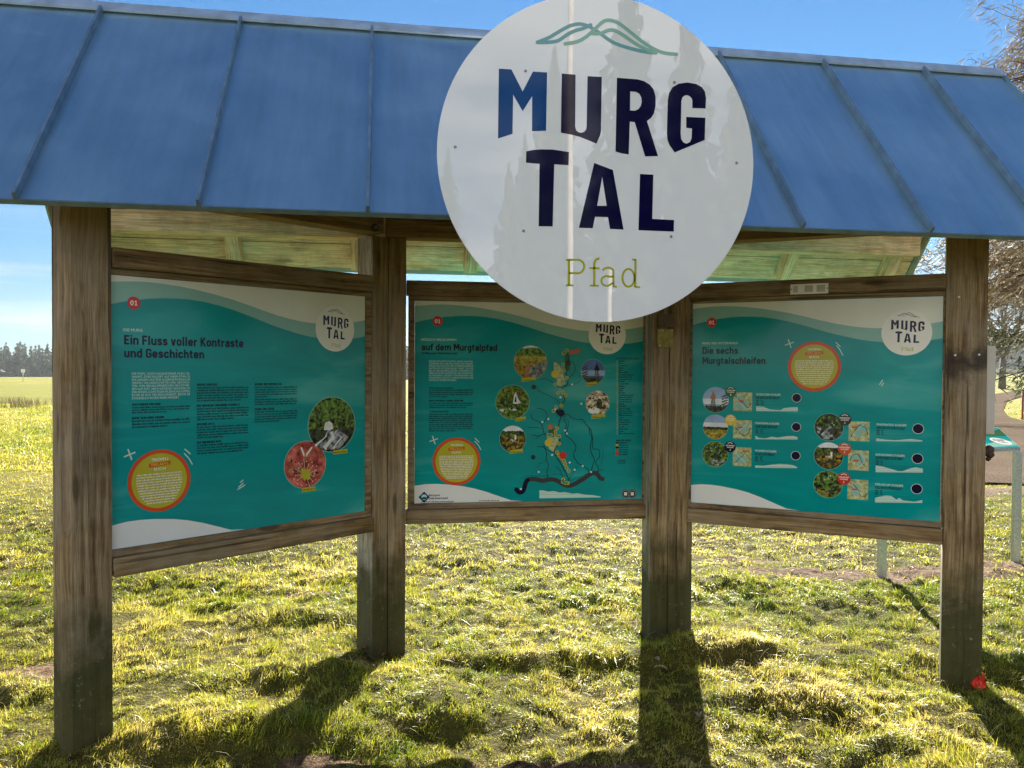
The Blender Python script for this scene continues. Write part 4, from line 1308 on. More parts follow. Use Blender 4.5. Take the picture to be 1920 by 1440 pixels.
# the map
pr = Print(bB)
ml = lambda pts: smooth_pts([bB.loc(*p) for p in pts], 4)
for key, pg in (('map', [(830, 515), (852, 520), (866, 545), (880, 560), (884, 600), (892, 632), (862, 645), (848, 640), (846, 610), (830, 590)]), ('green', [(888, 470), (905, 460), (918, 480), (912, 510), (919, 545), (908, 566), (892, 570), (890, 520)]),
                ('map', [(793, 918), (820, 922), (852, 915), (853, 950), (843, 980), (832, 1002), (806, 985), (795, 962)]), ('green', [(806, 868), (828, 870), (832, 895), (814, 905), (800, 895)]), ('orange', [(848, 985), (860, 1005), (880, 1018), (890, 1045), (886, 1068), (866, 1040), (852, 1018)]), ('navy', [(838, 768), (852, 772), (862, 785), (876, 795), (870, 812), (852, 800), (842, 790)])):
    pr = Print(bB); pr.poly([bB.loc(*p) for p in pg], key, 2); pr.link('map_area')
pr = Print(bB)
RIV = [([(905, 440), (903, 470), (908, 495), (905, 520), (893, 560), (905, 600), (903, 635), (883, 648), (872, 665), (880, 690), (888, 715), (876, 740), (862, 765), (868, 795), (868, 815), (858, 835), (855, 858), (838, 870), (832, 905), (850, 918), (862, 925), (860, 945), (848, 965), (832, 998), (850, 1035), (880, 1085), (898, 1120), (908, 1145), (903, 1175)], .006),
       ([(755, 612), (780, 603), (815, 618), (845, 640), (870, 655)], .0035), ([(740, 645), (745, 668), (790, 690), (820, 705), (840, 715), (862, 738)], .0035),
       ([(932, 512), (945, 545), (938, 575), (912, 600), (905, 625)], .004), ([(975, 615), (945, 632), (915, 640), (890, 648)], .0025),
       ([(738, 764), (770, 770), (792, 790), (790, 820), (768, 845)], .004), ([(708, 793), (712, 820), (745, 835), (765, 855), (772, 880), (780, 905), (800, 912), (832, 908)], .004),
       ([(690, 868), (730, 868), (765, 875)], .003), ([(712, 905), (740, 915), (770, 905), (800, 902)], .004), ([(732, 930), (750, 915)], .003),
       ([(872, 800), (905, 797), (925, 815), (955, 825), (985, 826), (1000, 848), (1020, 870), (1022, 895), (1035, 925), (1028, 960), (1030, 1000), (1048, 1040), (1040, 1070), (1030, 1105)], .0045),
       ([(1020, 870), (1030, 880), (1035, 905), (1040, 940), (1040, 980), (1075, 990), (1074, 1030), (1055, 1055), (1070, 1085), (1068, 1112)], .004),
       ([(890, 800), (885, 830), (898, 850), (892, 880), (895, 910), (920, 930), (945, 960), (948, 985), (935, 1010), (945, 1040), (965, 1065), (985, 1075), (1010, 1090), (1020, 1107)], .0045),
       ([(898, 820), (910, 840), (905, 870), (900, 890), (888, 905)], .003), ([(770, 965), (790, 985), (815, 1000), (832, 1000)], .0035), ([(738, 972), (775, 975), (790, 1005), (788, 1040), (800, 1070), (792, 1110), (800, 1142)], .004),
       ([(838, 1078), (860, 1095), (878, 1135), (885, 1160)], .003), ([(650, 1142), (700, 1128), (770, 1132), (840, 1120), (900, 1130)], .002), ([(905, 1160), (960, 1140), (1010, 1118), (1100, 1095)], .002), ([(720, 1080), (745, 1078), (750, 1062), (790, 1055)], .0015), ([(1085, 960), (1095, 1000), (1090, 1050), (1075, 1075)], .0015), ([(905, 1160), (935, 1110), (950, 1085), (965, 1078)], .002)]
for i, (pts, w) in enumerate(RIV):
    pr = Print(bB); pr.stroke(ml(pts), w, 'ink', 2.6 + .12 * i, caps=False); pr.link('map_stream')
pr = Print(bB)
RHINE = ml([(628, 1203), (642, 1217), (660, 1214), (670, 1196), (680, 1162), (698, 1147), (735, 1148), (770, 1155), (800, 1149), (835, 1150), (868, 1167), (902, 1182), (935, 1176), (965, 1160), (1000, 1138), (1030, 1118), (1050, 1114), (1068, 1124), (1078, 1140), (1092, 1146)])
k = 18
pr.stroke(RHINE[:k + 1], .027, 'navy', 6); pr.stroke(RHINE[k:], .027, 'grey', 5.6)
pr.link('map_river')
pr = Print(bB)
for x, y in ((901, 452), (882, 468), (890, 462), (879, 528), (877, 545), (884, 560), (900, 600), (838, 635), (866, 668), (852, 682), (880, 680), (894, 694), (870, 750), (843, 757), (828, 778), (846, 872), (838, 890), (840, 908), (800, 908), (814, 908), (860, 916), (858, 955), (845, 1003), (858, 1020), (872, 1032), (885, 1048), (890, 1065), (898, 1085), (910, 1102), (880, 1148), (878, 1162), (890, 1168), (905, 1168)):
    c = bB.loc(x, y); pr = Print(bB); pr.disc(c, .0115, 'olive', 7, 16); pr.disc(c, .006, 'teal', 7.5, 12); pr.link('map_marker')
for x, y, kx, r in ((835, 580, 'yellow', .022), (800, 950, 'yellow', .022), (878, 1018, 'red', .022), (908, 520, 'dark', .016), (868, 790, 'navy', .022), (812, 864, 'brownwood', .018), (722, 650, 'ink', .014), (718, 1028, 'ink', .014)):
    pr = Print(bB); pr.disc(bB.loc(x, y), r, kx, 7.8, 20); pr.link('map_badge')
for x, y in ((928, 636), (978, 740), (800, 822), (768, 838), (890, 884), (985, 1076), (942, 1096), (1030, 1108), (748, 1108), (652, 1200), (900, 900), (838, 770), (915, 1057), (865, 705), (820, 1016)):
    pr = Print(bB); pr.disc(bB.loc(x, y), .006, 'white', 7.8, 10); pr.link('town_dot')
pr = Print(bB)
a, b = bB.loc(916, 475), bB.loc(970, 462)
pr.poly([a, b, (b[0], b[1] + .022), (a[0], a[1] + .022)], 'orange', 8)
pr.link('map_tag')
pr = Print(bB)
ptext(bB, pr, 'DIE STATIONEN DES MURGTALPFADES', 1167, 1290, 500, 8, 'ink', .02)
q = random.Random(4)
for i in range(33):
    y = 514 + i * 12.2
    pr.disc(bB.loc(1172, y - 3), .0042, 'lime', 2, 10)
    para(bB, pr, 1180, 1180 + q.uniform(20, 85), y, y + 8, 2, 'ink', 0, i, .7)
pr.link('station_list')
pr = Print(bB)
head(bB, pr, 1167, 1247, 942, 8, 'ink', 3)
for i, kx in enumerate(('dark', 'yellow', 'navy', 'brownwood', 'orange', 'red')):
    y = 954 + i * 12.4
    pr.disc(bB.loc(1171, y - 3), .0085, kx, 2, 12)
    para(bB, pr, 1179, 1232, y, y + 8, 2, 'ink', 0, 50 + i, .7)
for y in (1051, 1063): para(bB, pr, 1177, 1217, y, y + 8, 2, 'ink', 0, y, .7)
pr.link('loop_list')
pr = Print(bB)
prof = [(752, 1207), (775, 1208), (800, 1214), (830, 1211), (860, 1219), (890, 1217), (930, 1225), (960, 1223), (1000, 1231), (1040, 1233), (1082, 1241)]
pr.poly([bB.loc(752, 1250)] + [bB.loc(*p) for p in prof] + [bB.loc(1082, 1245)], 'pale', 2)
for y in (1207, 1218, 1229): pr.stroke([bB.loc(748, y), bB.loc(1085, y - 3)], .0008, 'ink', 2.6, caps=False)
pr.link('height_profile')
pr = Print(bB)
for x in (1217, 1253):
    c = bB.loc(x, 1226)
    pr = Print(bB)
    pr.disc(c, .026, 'navy', 2, 32); pr.disc(c, .022, 'badge', 2.4, 32); pr.disc(c, .0205, 'navy', 2.8, 32); pr.rect(c[0] - .010, c[0] + .010, c[1] - .010, c[1] + .010, 'badge', 3.2)
    pr.link('round_icon')
pr = Print(bB)
c = bB.loc(130, 1244); r = .033
pr.poly([(c[0] - r, c[1]), (c[0], c[1] - r), (c[0] + r, c[1]), (c[0], c[1] + r)], 'signblue', 2)
pr.disc(c, r * .5, 'pale', 2.5, 20); pr.poly([(c[0] - r * .5, c[1] - r * .1), (c[0], c[1] + r * .05), (c[0] + r * .5, c[1] - r * .05), (c[0] + r * .35, c[1] - r * .38), (c[0] - r * .35, c[1] - r * .38)], 'green', 2.9)
htext(bB, pr, 'Naturpark', 155, 215, 1240, 12, 'black', .15)
htext(bB, pr, 'Südschwarzwald', 155, 257, 1256, 12, 'black', .15)
para(bB, pr, 112, 290, 1273, 1281, 2, 'ink', 1, 7, .6)
para(bB, pr, 427, 537, 1266, 1273, 2, 'ink', 0, 8, .6)
pr.link('park_imprint')
c = bB.loc(1118, 369); small_logo(bB, c[0], c[1], abs(bB.loc(1118, 473)[1] - bB.loc(1118, 265)[1]) / 2)

# right board
bC = info_board(C0, C1, dC, nC, 'right teal board with six small maps, headed Die sechs Murgtalschleifen')
bC.zoom(1270, 500, 2.716)
number_badge(bC, 176, 285, 25)
pr = Print(bC)
ptext(bC, pr, 'MURG UND HOTZENWALD', 128, 308, 396, 11, 'pale', .03)
pr.link('kicker_lettering')
pr = Print(bC)
htext(bC, pr, 'Die sechs', 128, 310, 445, 35, 'black')
htext(bC, pr, 'Murgtalschleifen', 128, 450, 495, 34, 'black')
pr.link('heading_lettering')
callout(bC, 697, 508, 127, 0, 0, 0, 0, 12, 25)
marks(bC, (572, 392), [[(808, 386), (830, 407)], [(812, 403), (828, 423), (843, 451)], [(1030, 600), (1046, 577)], [(1040, 607), (1050, 592)]])
c = bC.loc(1167, 336); small_logo(bC, c[0], c[1], abs(bC.loc(1167, 452)[1] - bC.loc(1167, 220)[1]) / 2)
def tour(n, ph, kind, badge, key, word, mp_, tx, tb, tw, qr, prof, seed):
    photo(bC, *ph, kind, seed)
    pr = Print(bC)
    c = bC.loc(badge[0], badge[1]); r = abs(bC.loc(badge[0], badge[1] + badge[2])[1] - c[1])
    pr.disc(c, r, key, 8, 28)
    pr.text(word, c[0] - r * .78, c[0] + r * .78, c[1] + r * .12, r * .24, 'badge', 9, .03)
    pr.text('SCHLEIFE', c[0] - r * .6, c[0] + r * .6, c[1] - r * .2, r * .22, 'badge', 9, .03)
    pr.text(str(n), c[0] - r * .09, c[0] + r * .09, c[1] - r * .72, r * .32, 'badge', 9, .02)
    pr.stroke([(c[0] - r * .45, c[1] + r * .62), (c[0], c[1] + r * .8), (c[0] + r * .45, c[1] + r * .62)], r * .12, 'badge', 9, caps=False)
    pr.link('tour_badge')
    pr = Print(bC)
    x0, y0, x1, y1 = mp_
    a, b = bC.loc(x0, y1), bC.loc(x1, y0)
    pr.rect(a[0], b[0], a[1], b[1], 'map', 2)
    q = random.Random(seed)
    W, H = b[0] - a[0], b[1] - a[1]
    for i in range(4):
        cx_, cy_ = a[0] + W * q.uniform(.25, .75), a[1] + H * q.uniform(.25, .75)
        pr.poly([(min(max(u, a[0] + .002), b[0] - .002), min(max(v, a[1] + .002), b[1] - .002)) for u, v in blob((cx_, cy_), W * q.uniform(.12, .25), H * q.uniform(.12, .24), seed + i, 14)], 'mint', 2.5 + i * .15)
    pts = [(a[0] + W * t, a[1] + H * (.5 + .33 * math.sin(seed + t * 5 + q.uniform(-.4, .4)))) for t in (.08, .22, .38, .52, .68, .82, .93)]
    pr.stroke(smooth_pts(pts, 4), .0035, 'ink' if seed % 2 else 'dark', 3.4, caps=False)
    pts = [(a[0] + W * (.5 + .3 * math.sin(seed * 2 + t * 4)), a[1] + H * t) for t in (.08, .3, .5, .7, .92)]
    pr.stroke(smooth_pts(pts, 4), .002, 'white', 3.7, caps=False)
    cx_, cy_ = a[0] + W * q.uniform(.2, .7), a[1] + H * q.uniform(.45, .85)
    pr.rect(cx_ - .012, cx_ + .016, cy_ - .004, cy_ + .005, 'orange', 4)
    pr.link('tour_map')
    pr = Print(bC)
    ptext(bC, pr, word + ' SCHLEIFE' if n != 3 else 'WUHREN SCHLEIFE', tx, tw, tb, 10, 'pale', .03)
    para(bC, pr, tx, tw - 4, tb + 11, tb + 18, 2, 'ink', .95, seed, .7)
    for i in range(3):
        y = tb + 30 + i * 9
        para(bC, pr, tx, tx + 15, y, y + 8, 2, 'ink', 0, seed + i, .7); para(bC, pr, tx + 24, tx + 38, y, y + 8, 2, 'ink', 0, seed + i + 9, .55)
    pr.link('tour_text')
    pr = Print(bC)
    xs0, ys0 = prof[0][0], max(p[1] for p in prof)
    pr.poly([bC.loc(prof[0][0], prof[-1][2] if len(prof[-1]) > 2 else ys0 + 4)] + [bC.loc(p[0], p[1]) for p in prof] + [bC.loc(prof[-1][0], ys0 + 6)], 'pale', 2)
    for dy in (-26, -14, -3): pr.stroke([bC.loc(prof[0][0] - 2, ys0 + dy), bC.loc(prof[-1][0], ys0 + dy + 3)], .0009, 'ink', 2.6, caps=False)
    pr.link('tour_profile')
    pr = Print(bC)
    c = bC.loc(qr[0], qr[1]); r = abs(bC.loc(qr[0], qr[1] + qr[2])[1] - c[1])
    pr.disc(c, r * 1.08, 'badge', 2, 32); pr.disc(c, r, 'navy', 2.4, 32); 
    pr.link('code_badge')
tour(1, (196, 678, 64), 'tower', (273, 637, 28), 'green', 'GUGELTURM', (286, 641, 382, 733), 402, 655, 527, (608, 668, 21), [(402, 711), (440, 713), (470, 726), (525, 731), (545, 719), (575, 716), (614, 715)], 1)
tour(2, (195, 816, 62), 'panorama', (272, 781, 28), 'yellow', 'PANORAMA', (285, 783, 380, 873), 399, 801, 519, (606, 816, 21), [(398, 861), (420, 872), (450, 874), (480, 866), (510, 870), (560, 863), (590, 861), (613, 868)], 2)
tour(3, (193, 955, 64), 'wood', (270, 917, 28), 'navy', 'WUHREN', (283, 922, 378, 1013), 397, 941, 505, (603, 962, 21), [(397, 1012), (440, 1013), (480, 1008), (520, 1004), (560, 1006), (590, 1011), (610, 1019)], 4)
tour(4, (772, 817, 68), 'path', (853, 778, 31), 'grey', 'PFAFFENSTEG', (872, 790, 979, 886), 1015, 808, 1167, (1226, 825, 24), [(1013, 874), (1060, 880), (1110, 884), (1150, 880), (1190, 877), (1247, 884)], 5)
tour(5, (770, 963, 68), 'castle', (852, 927, 31), 'orange', 'BURGRUINEN', (869, 938, 975, 1034), 1011, 961, 1158, (1223, 977, 24), [(1010, 1012), (1040, 1016), (1090, 1030), (1130, 1042), (1150, 1040), (1190, 1025), (1215, 1021), (1250, 1028)], 6)
tour(6, (767, 1108, 68), 'wood', (848, 1079, 31), 'red', 'STELLEKOPF', (866, 1087, 972, 1182), 1008, 1112, 1150, (1219, 1131, 24), [(1007, 1177), (1040, 1168), (1065, 1165), (1090, 1167), (1115, 1186), (1130, 1177), (1150, 1190), (1210, 1196), (1247, 1188)], 7)

# ------------------------------------------------------------------ small things on the shelter
def plaque(name, quad_px, p, d, n, thick, mat, label, cat, off=.0):
    """thin plate on a post or rail; its px corners give its place on that real plane"""
    n3 = Vector((n.x, n.y, 0)); d3 = Vector((d.x, d.y, 0))
    (xa, ya), (xb, yb) = quad_px
    a, b = on(xa, ya, p, n3), on(xb, yb, p, n3)
    w, h = abs((b - a).dot(d3)), abs(a.z - b.z)
    c = (a + b) / 2 + n3 * (thick / 2 + off)
    bm = bmesh.new()
    bm_box(bm, -w / 2, w / 2, -h / 2, h / 2, -thick / 2, thick / 2, .001)
    o = link(name, bm_done(bm, name), mat, None, frame(c, d3, (0, 0, 1), n3))
    tag(o, label, cat)
    return o, w, h, frame(c, d3, (0, 0, 1), n3)
pp = Vector((1.66, 4.501 - .0015, 0))
plaque('dark_plate', ((1233, 589), (1280, 614)), pp, dB, nB, .012, M['dark_board'], 'small dark wooden plate on the right inner post above the mossy brass one', 'plate', .0)
o, w, h, fm = plaque('brass_plate', ((1232, 617), (1281, 652)), pp, dB, nB, .010, M['brass'], 'tarnished yellow green plate with pale corners on the right inner post', 'plate')
for sx_, sy_ in ((-.8, -.8), (.75, -.82), (-.62, .85), (.1, .88)):
    q = fm @ Vector((sx_ * w / 2, sy_ * h / 2, .005))
    cyl('nail', q, (nB.x, nB.y, 0), .004, .0015, M['white_nail'], o, 8)
o, w, h, fm = plaque('label_plate', ((1482, 533.5), (1553, 550)), v3(C0 + nC * .0455, 0), dC, nC, .004, P['badge'], 'narrow cream label plate with three faint pictures on the right top rail', 'plate')
bm = bmesh.new()
for x0, x1 in ((-.42, -.30), (-.12, .10), (.20, .42)): bm_box(bm, x0 * w, x1 * w, -.32 * h, .34 * h, .0021, .0026)
link('faded_pictures', bm_done(bm, 'faded_pictures'), M['beige'], o, fm)
for x in (-.47, .47): cyl('screw', fm @ Vector((x * w, 0, .002)), (nC.x, nC.y, 0), .004, .002, M['screw'], o, 10)
# pale nails in the right end post
for px, py in ((1798, 557), (1791, 666), (1836, 665)):
    q = on(px, py, v3(fl4, 0), (nC.x, nC.y, 0))
    cyl('nail', q, (nC.x, nC.y, 0), .0055, .006, M['white_nail'], SH, 10)
# edge-on board behind the right end post
bc = fr4 - nC * .07 + dC * .019
za, zb = on(1850, 649, v3(bc, 0), (D_F.x, D_F.y, 0)).z, on(1850, 812, v3(bc, 0), (D_F.x, D_F.y, 0)).z
bm = bmesh.new()
bm_box(bm, -.15, .06, -.017, .017, 0, za - zb, .002)
o = link('notice_board', bm_done(bm, 'notice_board'), M['beige'], None, frame(v3(bc, zb), nC.to_3d(), dC.to_3d() * 1, (0, 0, 1)))
tag(o, 'beige board seen edge on, fixed to the outer side of the right end post', 'board')
bm = bmesh.new(); bm_box(bm, .0605, .064, -.019, .019, .0, za - zb, .0008)
link('board_edge', bm_done(bm, 'board_edge'), M['beige'], o, frame(v3(bc, zb), nC.to_3d(), dC.to_3d(), (0, 0, 1)))
kb = fr4 - nC * .06
kz = on(1848, 847, v3(kb, 0), (D_F.x, D_F.y, 0)).z
pts = []
bm = bmesh.new()
for dx, dz, r in ((.0, 0, .026), (.022, .012, .024), (.026, -.014, .020), (.018, -.036, .012)):
    bmesh.ops.create_icosphere(bm, subdivisions=2, radius=r, matrix=Matrix.Translation((dx, 0, dz)))
for v in bm.verts: v.co += Vector((random.uniform(-1, 1), random.uniform(-1, 1), random.uniform(-1, 1))) * .0025
o = link('rusty_hook', bm_done(bm, 'rusty_hook', True), M['rust'], None, frame(v3(kb, kz), dC.to_3d(), -nC.to_3d(), (0, 0, 1)))
tag(o, 'dark lumpy fitting on the side of the right end post below the beige board', 'fitting')
# red film at the foot of the post
g = gnd(1832, 1262)
g = gnd(1836, 1280)
bm = bmesh.new()
qr = random.Random(8)
NU, NV = 26, 12
rows = []
for i in range(NU + 1):          # a crumpled sheet of film standing in folds
    u = i / NU
    row = []
    for j in range(NV + 1):
        v = j / NV
        a = u * 7.5
        rad = .014 + .013 * math.sin(a * 2.7 + v * 2) + .012 * v
        x = rad * math.cos(a) + .012 * math.sin(5 * v + a) + qr.uniform(-.003, .003)
        y = rad * math.sin(a) * .8 + qr.uniform(-.003, .003)
        z = .072 * v ** .9 * (.75 + .3 * math.sin(a * 1.9 + 1)) + qr.uniform(-.003, .003)
        row.append(bm.verts.new((x, y, z)))
    rows.append(row)
for i in range(NU):
    for j in range(NV): bm.faces.new((rows[i][j], rows[i + 1][j], rows[i + 1][j + 1], rows[i][j + 1]))
o = link('red_wrapper', bm_done(bm, 'red_wrapper', False), M['red_plastic'], None, Matrix.Translation(g + Vector((0, 0, float(height(g.x, g.y)) + .01))))
tag(o, 'crumpled bright red plastic lying at the foot of the right end post', 'litter')

# ------------------------------------------------------------------ steel table board behind the right post
l1, l2 = gnd(1904, 1052), gnd(1653, 1080)
l2 = l1 + (l2 - l1) * 1.0
ed = (l2 - l1); ed.z = 0; EL = ed.length; ed.normalize()
TB = empty('table_board', (l1 + l2) / 2, 'low slanted teal info table on flat galvanised legs beyond the right end post', 'info table')
MW[TB.name] = Matrix.Translation((l1 + l2) / 2)
ztop = .965
back = (D_R * .13 + D_F * .52); back = Vector((back.x, back.y, .13))
fa, fb = Vector((l1.x, l1.y, ztop)) - ed * .035, Vector((l2.x, l2.y, ztop)) + ed * .03
bm = bmesh.new()
def slab(bm, a, b, c, d, t):
    up = [bm.verts.new(p) for p in (a, b, c, d)]
    lo = [bm.verts.new(p - Vector((0, 0, t))) for p in (a, b, c, d)]
    bm.faces.new(up); bm.faces.new(lo[::-1])
    for i in range(4): bm.faces.new((up[i], lo[i], lo[(i + 1) % 4], up[(i + 1) % 4]))
o_ = (l1 + l2) / 2
slab(bm, fa - o_, fb - o_, fb + back - o_, fa + back - o_, .028)
link('tabletop', bm_done(bm, 'tabletop'), M['galv'], TB, Matrix.Translation(o_))
# printed sheet on the slanted top
xax = -ed; yax = back - xax * back.dot(xax); yl = yax.length; yax = yax.normalized()
tb = Board(Vector((0, 0)), Vector((1, 0)), Vector((0, -1)), 0, .001)
tb.m = frame(fb, xax, yax, xax.cross(yax)); tb.parent = TB
TW = (fa - fb).length; sk = back.dot(xax)
pr = Print(tb)
def tq(u, v): return (u * TW + sk * v, v * yl)
pr.poly([tq(.01, .02), tq(.995, .02), tq(.995, .98), tq(.01, .98)], 'teal', 1)
pr.poly([tq(.995, .10), tq(.995, .30), tq(.9, .33), tq(.8, .22), tq(.6, .12), tq(.5, .02), tq(.7, .02), tq(.85, .06)], 'mint', 2)
pr.poly([tq(.995, .55), tq(.995, .9), tq(.9, .8), tq(.7, .7), tq(.6, .5), tq(.8, .55)], 'green', 2)
pr.link('table_print')
c_ = tq(.90, .30)
small_logo(tb, c_[0], c_[1], .085)
def flat_leg(p, name='leg'):
    bm = bmesh.new()
    bm_box(bm, -.030, .030, -.022, .022, -.2, ztop - .029, .004)
    x = Vector((D_R.x, D_R.y, 0))
    return link(name, bm_done(bm, name), M['galv'], TB, frame((p.x, p.y, 0), x, Vector((D_F.x, D_F.y, 0)), (0, 0, 1)))
flat_leg(l1); flat_leg(l2)
for l in (l1, l2):
    timber('support_arm', Vector((l.x, l.y, ztop - .045)), Vector((l.x, l.y, ztop - .045)) + back, .04, .03, M['galv'], TB, bevel=.002)

# ------------------------------------------------------------------ grass
SUNXY = Vector((SUN_DIR.x, SUN_DIR.y)).normalized()
def blades(n, d0, d1, t0, t1, power, hscale, wscale, seed):
    """grass blades sown in a fan of ground seen from the camera: distances d0-d1, side angles t0-t1"""
    r = np.random.default_rng(seed)
    u = r.random(n)
    e = 2 - power
    d = (d0 ** e + u * (d1 ** e - d0 ** e)) ** (1 / e)
    t = r.uniform(t0, t1, n)
    rx = d * t
    x = rx * D_R.x + d * D_F.x
    y = rx * D_R.y + d * D_F.y
    # tufts: pull blades together
    cl = .035 * (d / 4) ** .5
    x = x + cl * (np.round(x / .06 + r.normal(0, .2, n)) * .06 - x) * 0
    keep = r.random(n) > bareness(x, y) * 1.05
    keep &= ~in_poly(x, y, ROADW)
    x, y, d = x[keep], y[keep], d[keep]
    n = len(x)
    z = height(x, y)
    tuft = .5 * vnoise(x, y, 4, 31) + .8 * vnoise(x, y, 11, 32) + .8 * vnoise(x, y, 24, 33)
    h = hscale * (.35 + 1.25 * np.clip(tuft + .25, 0, 1.2)) * r.uniform(.5, 1.4, n) * np.clip(.55 + .1 * d, 0, 1.0)
    wild = (r.random(n) < .02)
    h = np.where(wild, h * 1.9, h)
    # longer rank grass on the banks
    for gx, gy, a, A in BANKS:
        rr = (x - gx) * D_R.x + (y - gy) * D_R.y
        dd = (x - gx) * D_F.x + (y - gy) * D_F.y
        h = h * (1 + 4.0 * A * np.exp(-(rr / a) ** 2 - ((dd + .04) / .14) ** 2))
    w = wscale * r.uniform(.6, 1.3, n)
    ang = 2 * np.pi * (vnoise(x, y, 2.3, 41) * 1.3 + vnoise(x, y, 8, 42) * .6) + r.normal(0, 1.1, n)
    tilt = np.clip(r.normal(.85, .38, n), .05, 1.5)
    lx, ly = np.cos(ang), np.sin(ang)
    # blade width lies across a random direction, mostly facing the viewer
    wa = r.uniform(0, np.pi, n)
    wx, wy = np.cos(wa), np.sin(wa)
    st, ct = np.sin(tilt), np.cos(tilt)
    P0 = np.stack([x, y, z - .006], -1)
    up1 = np.stack([lx * st * .35, ly * st * .35, .55 * (ct * .5 + .5)], -1) * h[:, None]
    up2 = np.stack([lx * st, ly * st, .35 + .65 * ct], -1) * h[:, None]
    up2[:, 2] = np.maximum(up2[:, 2] * np.clip(1.25 - tilt * .6, .2, 1), .008)
    W = np.stack([wx, wy, np.zeros(n)], -1) * w[:, None] * .5
    V = np.stack([P0 - W, P0 + W, P0 + up1 + W * .8, P0 + up1 - W * .8, P0 + up2], 1).reshape(-1, 3)
    # colour: patches of green and of straw, and each blade a little different
    dry = .50 + .40 * vnoise(x, y, .55, 51) + .40 * vnoise(x, y, 2.0, 52) + .35 * vnoise(x, y, 7, 53) + .25 * vnoise(x, y, 20, 54) + r.normal(0, .17, n)
    return V, np.repeat(np.clip(dry, 0, .93), 5)
def stalks(n, seed):
    """long bent dry stems, pale, lying over the turf near the viewer"""
    r = np.random.default_rng(seed)
    d = 2.4 + 4.6 * r.random(n) ** 1.3
    t = r.uniform(-.8, .8, n)
    x = d * t * D_R.x + d * D_F.x; y = d * t * D_R.y + d * D_F.y
    z = height(x, y)
    L = r.uniform(.07, .20, n); a = r.uniform(0, 2 * np.pi, n); w = .0013 * (d / 3)
    ex, ey = np.cos(a), np.sin(a)
    sx_, sy_ = -ey * w / 2, ex * w / 2
    Z = np.zeros(n); W = np.stack([sx_, sy_, Z], -1)
    hz, cv = L * r.uniform(.15, .5, n), L * r.uniform(-.45, .45, n)
    P = []
    for u in (0, .25, .5, .75, 1.0):
        o = cv * u * u
        P.append(np.stack([x + ex * L * u * .9 - ey * o, y + ey * L * u * .9 + ex * o, z + .01 + hz * (4 * u * (1 - u) * .7 + .25 * u)], -1))
    # two blades of the common build, end to end, make one stem
    V1_ = np.stack([P[0] - W, P[0] + W, P[1] + W, P[1] - W, P[2]], 1).reshape(-1, 3)
    V2_ = np.stack([P[2] - W * .7, P[2] + W * .7, P[3] + W * .6, P[3] - W * .6, P[4]], 1).reshape(-1, 3)
    V = np.concatenate([V1_, V2_])
    return V, np.full(len(V), 1.0)
def build_grass():
    sets = [blades(480000, 2.3, 6.0, -.86, .86, 1.35, .038, .0031, 1),
            blades(330000, 5.2, 13, -.80, .86, 1.2, .042, .0058, 2),
            blades(70000, 12, 34, -.85, -.50, 1.1, .07, .018, 3),
            blades(50000, 12, 40, .45, .9, 1.1, .07, .018, 4),
            blades(30000, 12, 30, -.5, .5, 1.1, .07, .020, 5)]
    sets.append(stalks(1100, 77))
    V = np.concatenate([s[0] for s in sets]); A = np.concatenate([s[1] for s in sets])
    n = len(V) // 5
    b = (np.arange(n) * 5)[:, None]
    quads = (b + np.array([[0, 1, 2, 3]])); tris = (b + np.array([[3, 2, 4]]))
    loops = np.concatenate([quads, tris], 1).ravel().astype(np.int32)
    ls = np.stack([np.arange(n) * 7, np.arange(n) * 7 + 4], 1).ravel().astype(np.int32)
    me = bpy.data.meshes.new('grass')
    me.vertices.add(len(V)); me.vertices.foreach_set('co', V.astype(np.float32).ravel())
    me.loops.add(len(loops)); me.loops.foreach_set('vertex_index', loops)
    me.polygons.add(len(ls)); me.polygons.foreach_set('loop_start', ls)
    at = me.attributes.new('dry', 'FLOAT', 'POINT'); at.data.foreach_set('value', A.astype(np.float32))
    me.update(calc_edges=True)
    t = NT('grass_blades')
    a = t.n.new('ShaderNodeAttribute'); a.attribute_name = 'dry'
    col = t.ramp(a.outputs['Fac'], [(.12, (.10, .16, .014)), (.38, (.26, .28, .024)), (.62, (.43, .41, .05)), (.90, (.60, .48, .17)), (1.0, (.74, .64, .36))])
    t.set(Base_Color=col, Roughness=.42, Specular_IOR_Level=.35)
    tr = t.n.new('ShaderNodeBsdfTranslucent')
    tc = t.mix(1.0, col, (1.12, 1.10, .85), 'MULTIPLY')
    t.to(tc, tr.inputs['Color'])
    ms = t.n.new('ShaderNodeMixShader'); ms.inputs[0].default_value = .42
    t.to(t.b.outputs[0], ms.inputs[1]); t.to(tr.outputs[0], ms.inputs[2]); t.to(ms.outputs[0], t.out.inputs['Surface'])
    tag(link('grass', me, t.m), 'short tufty yellow green winter grass all over the meadow', 'grass', kind='stuff')
build_grass()

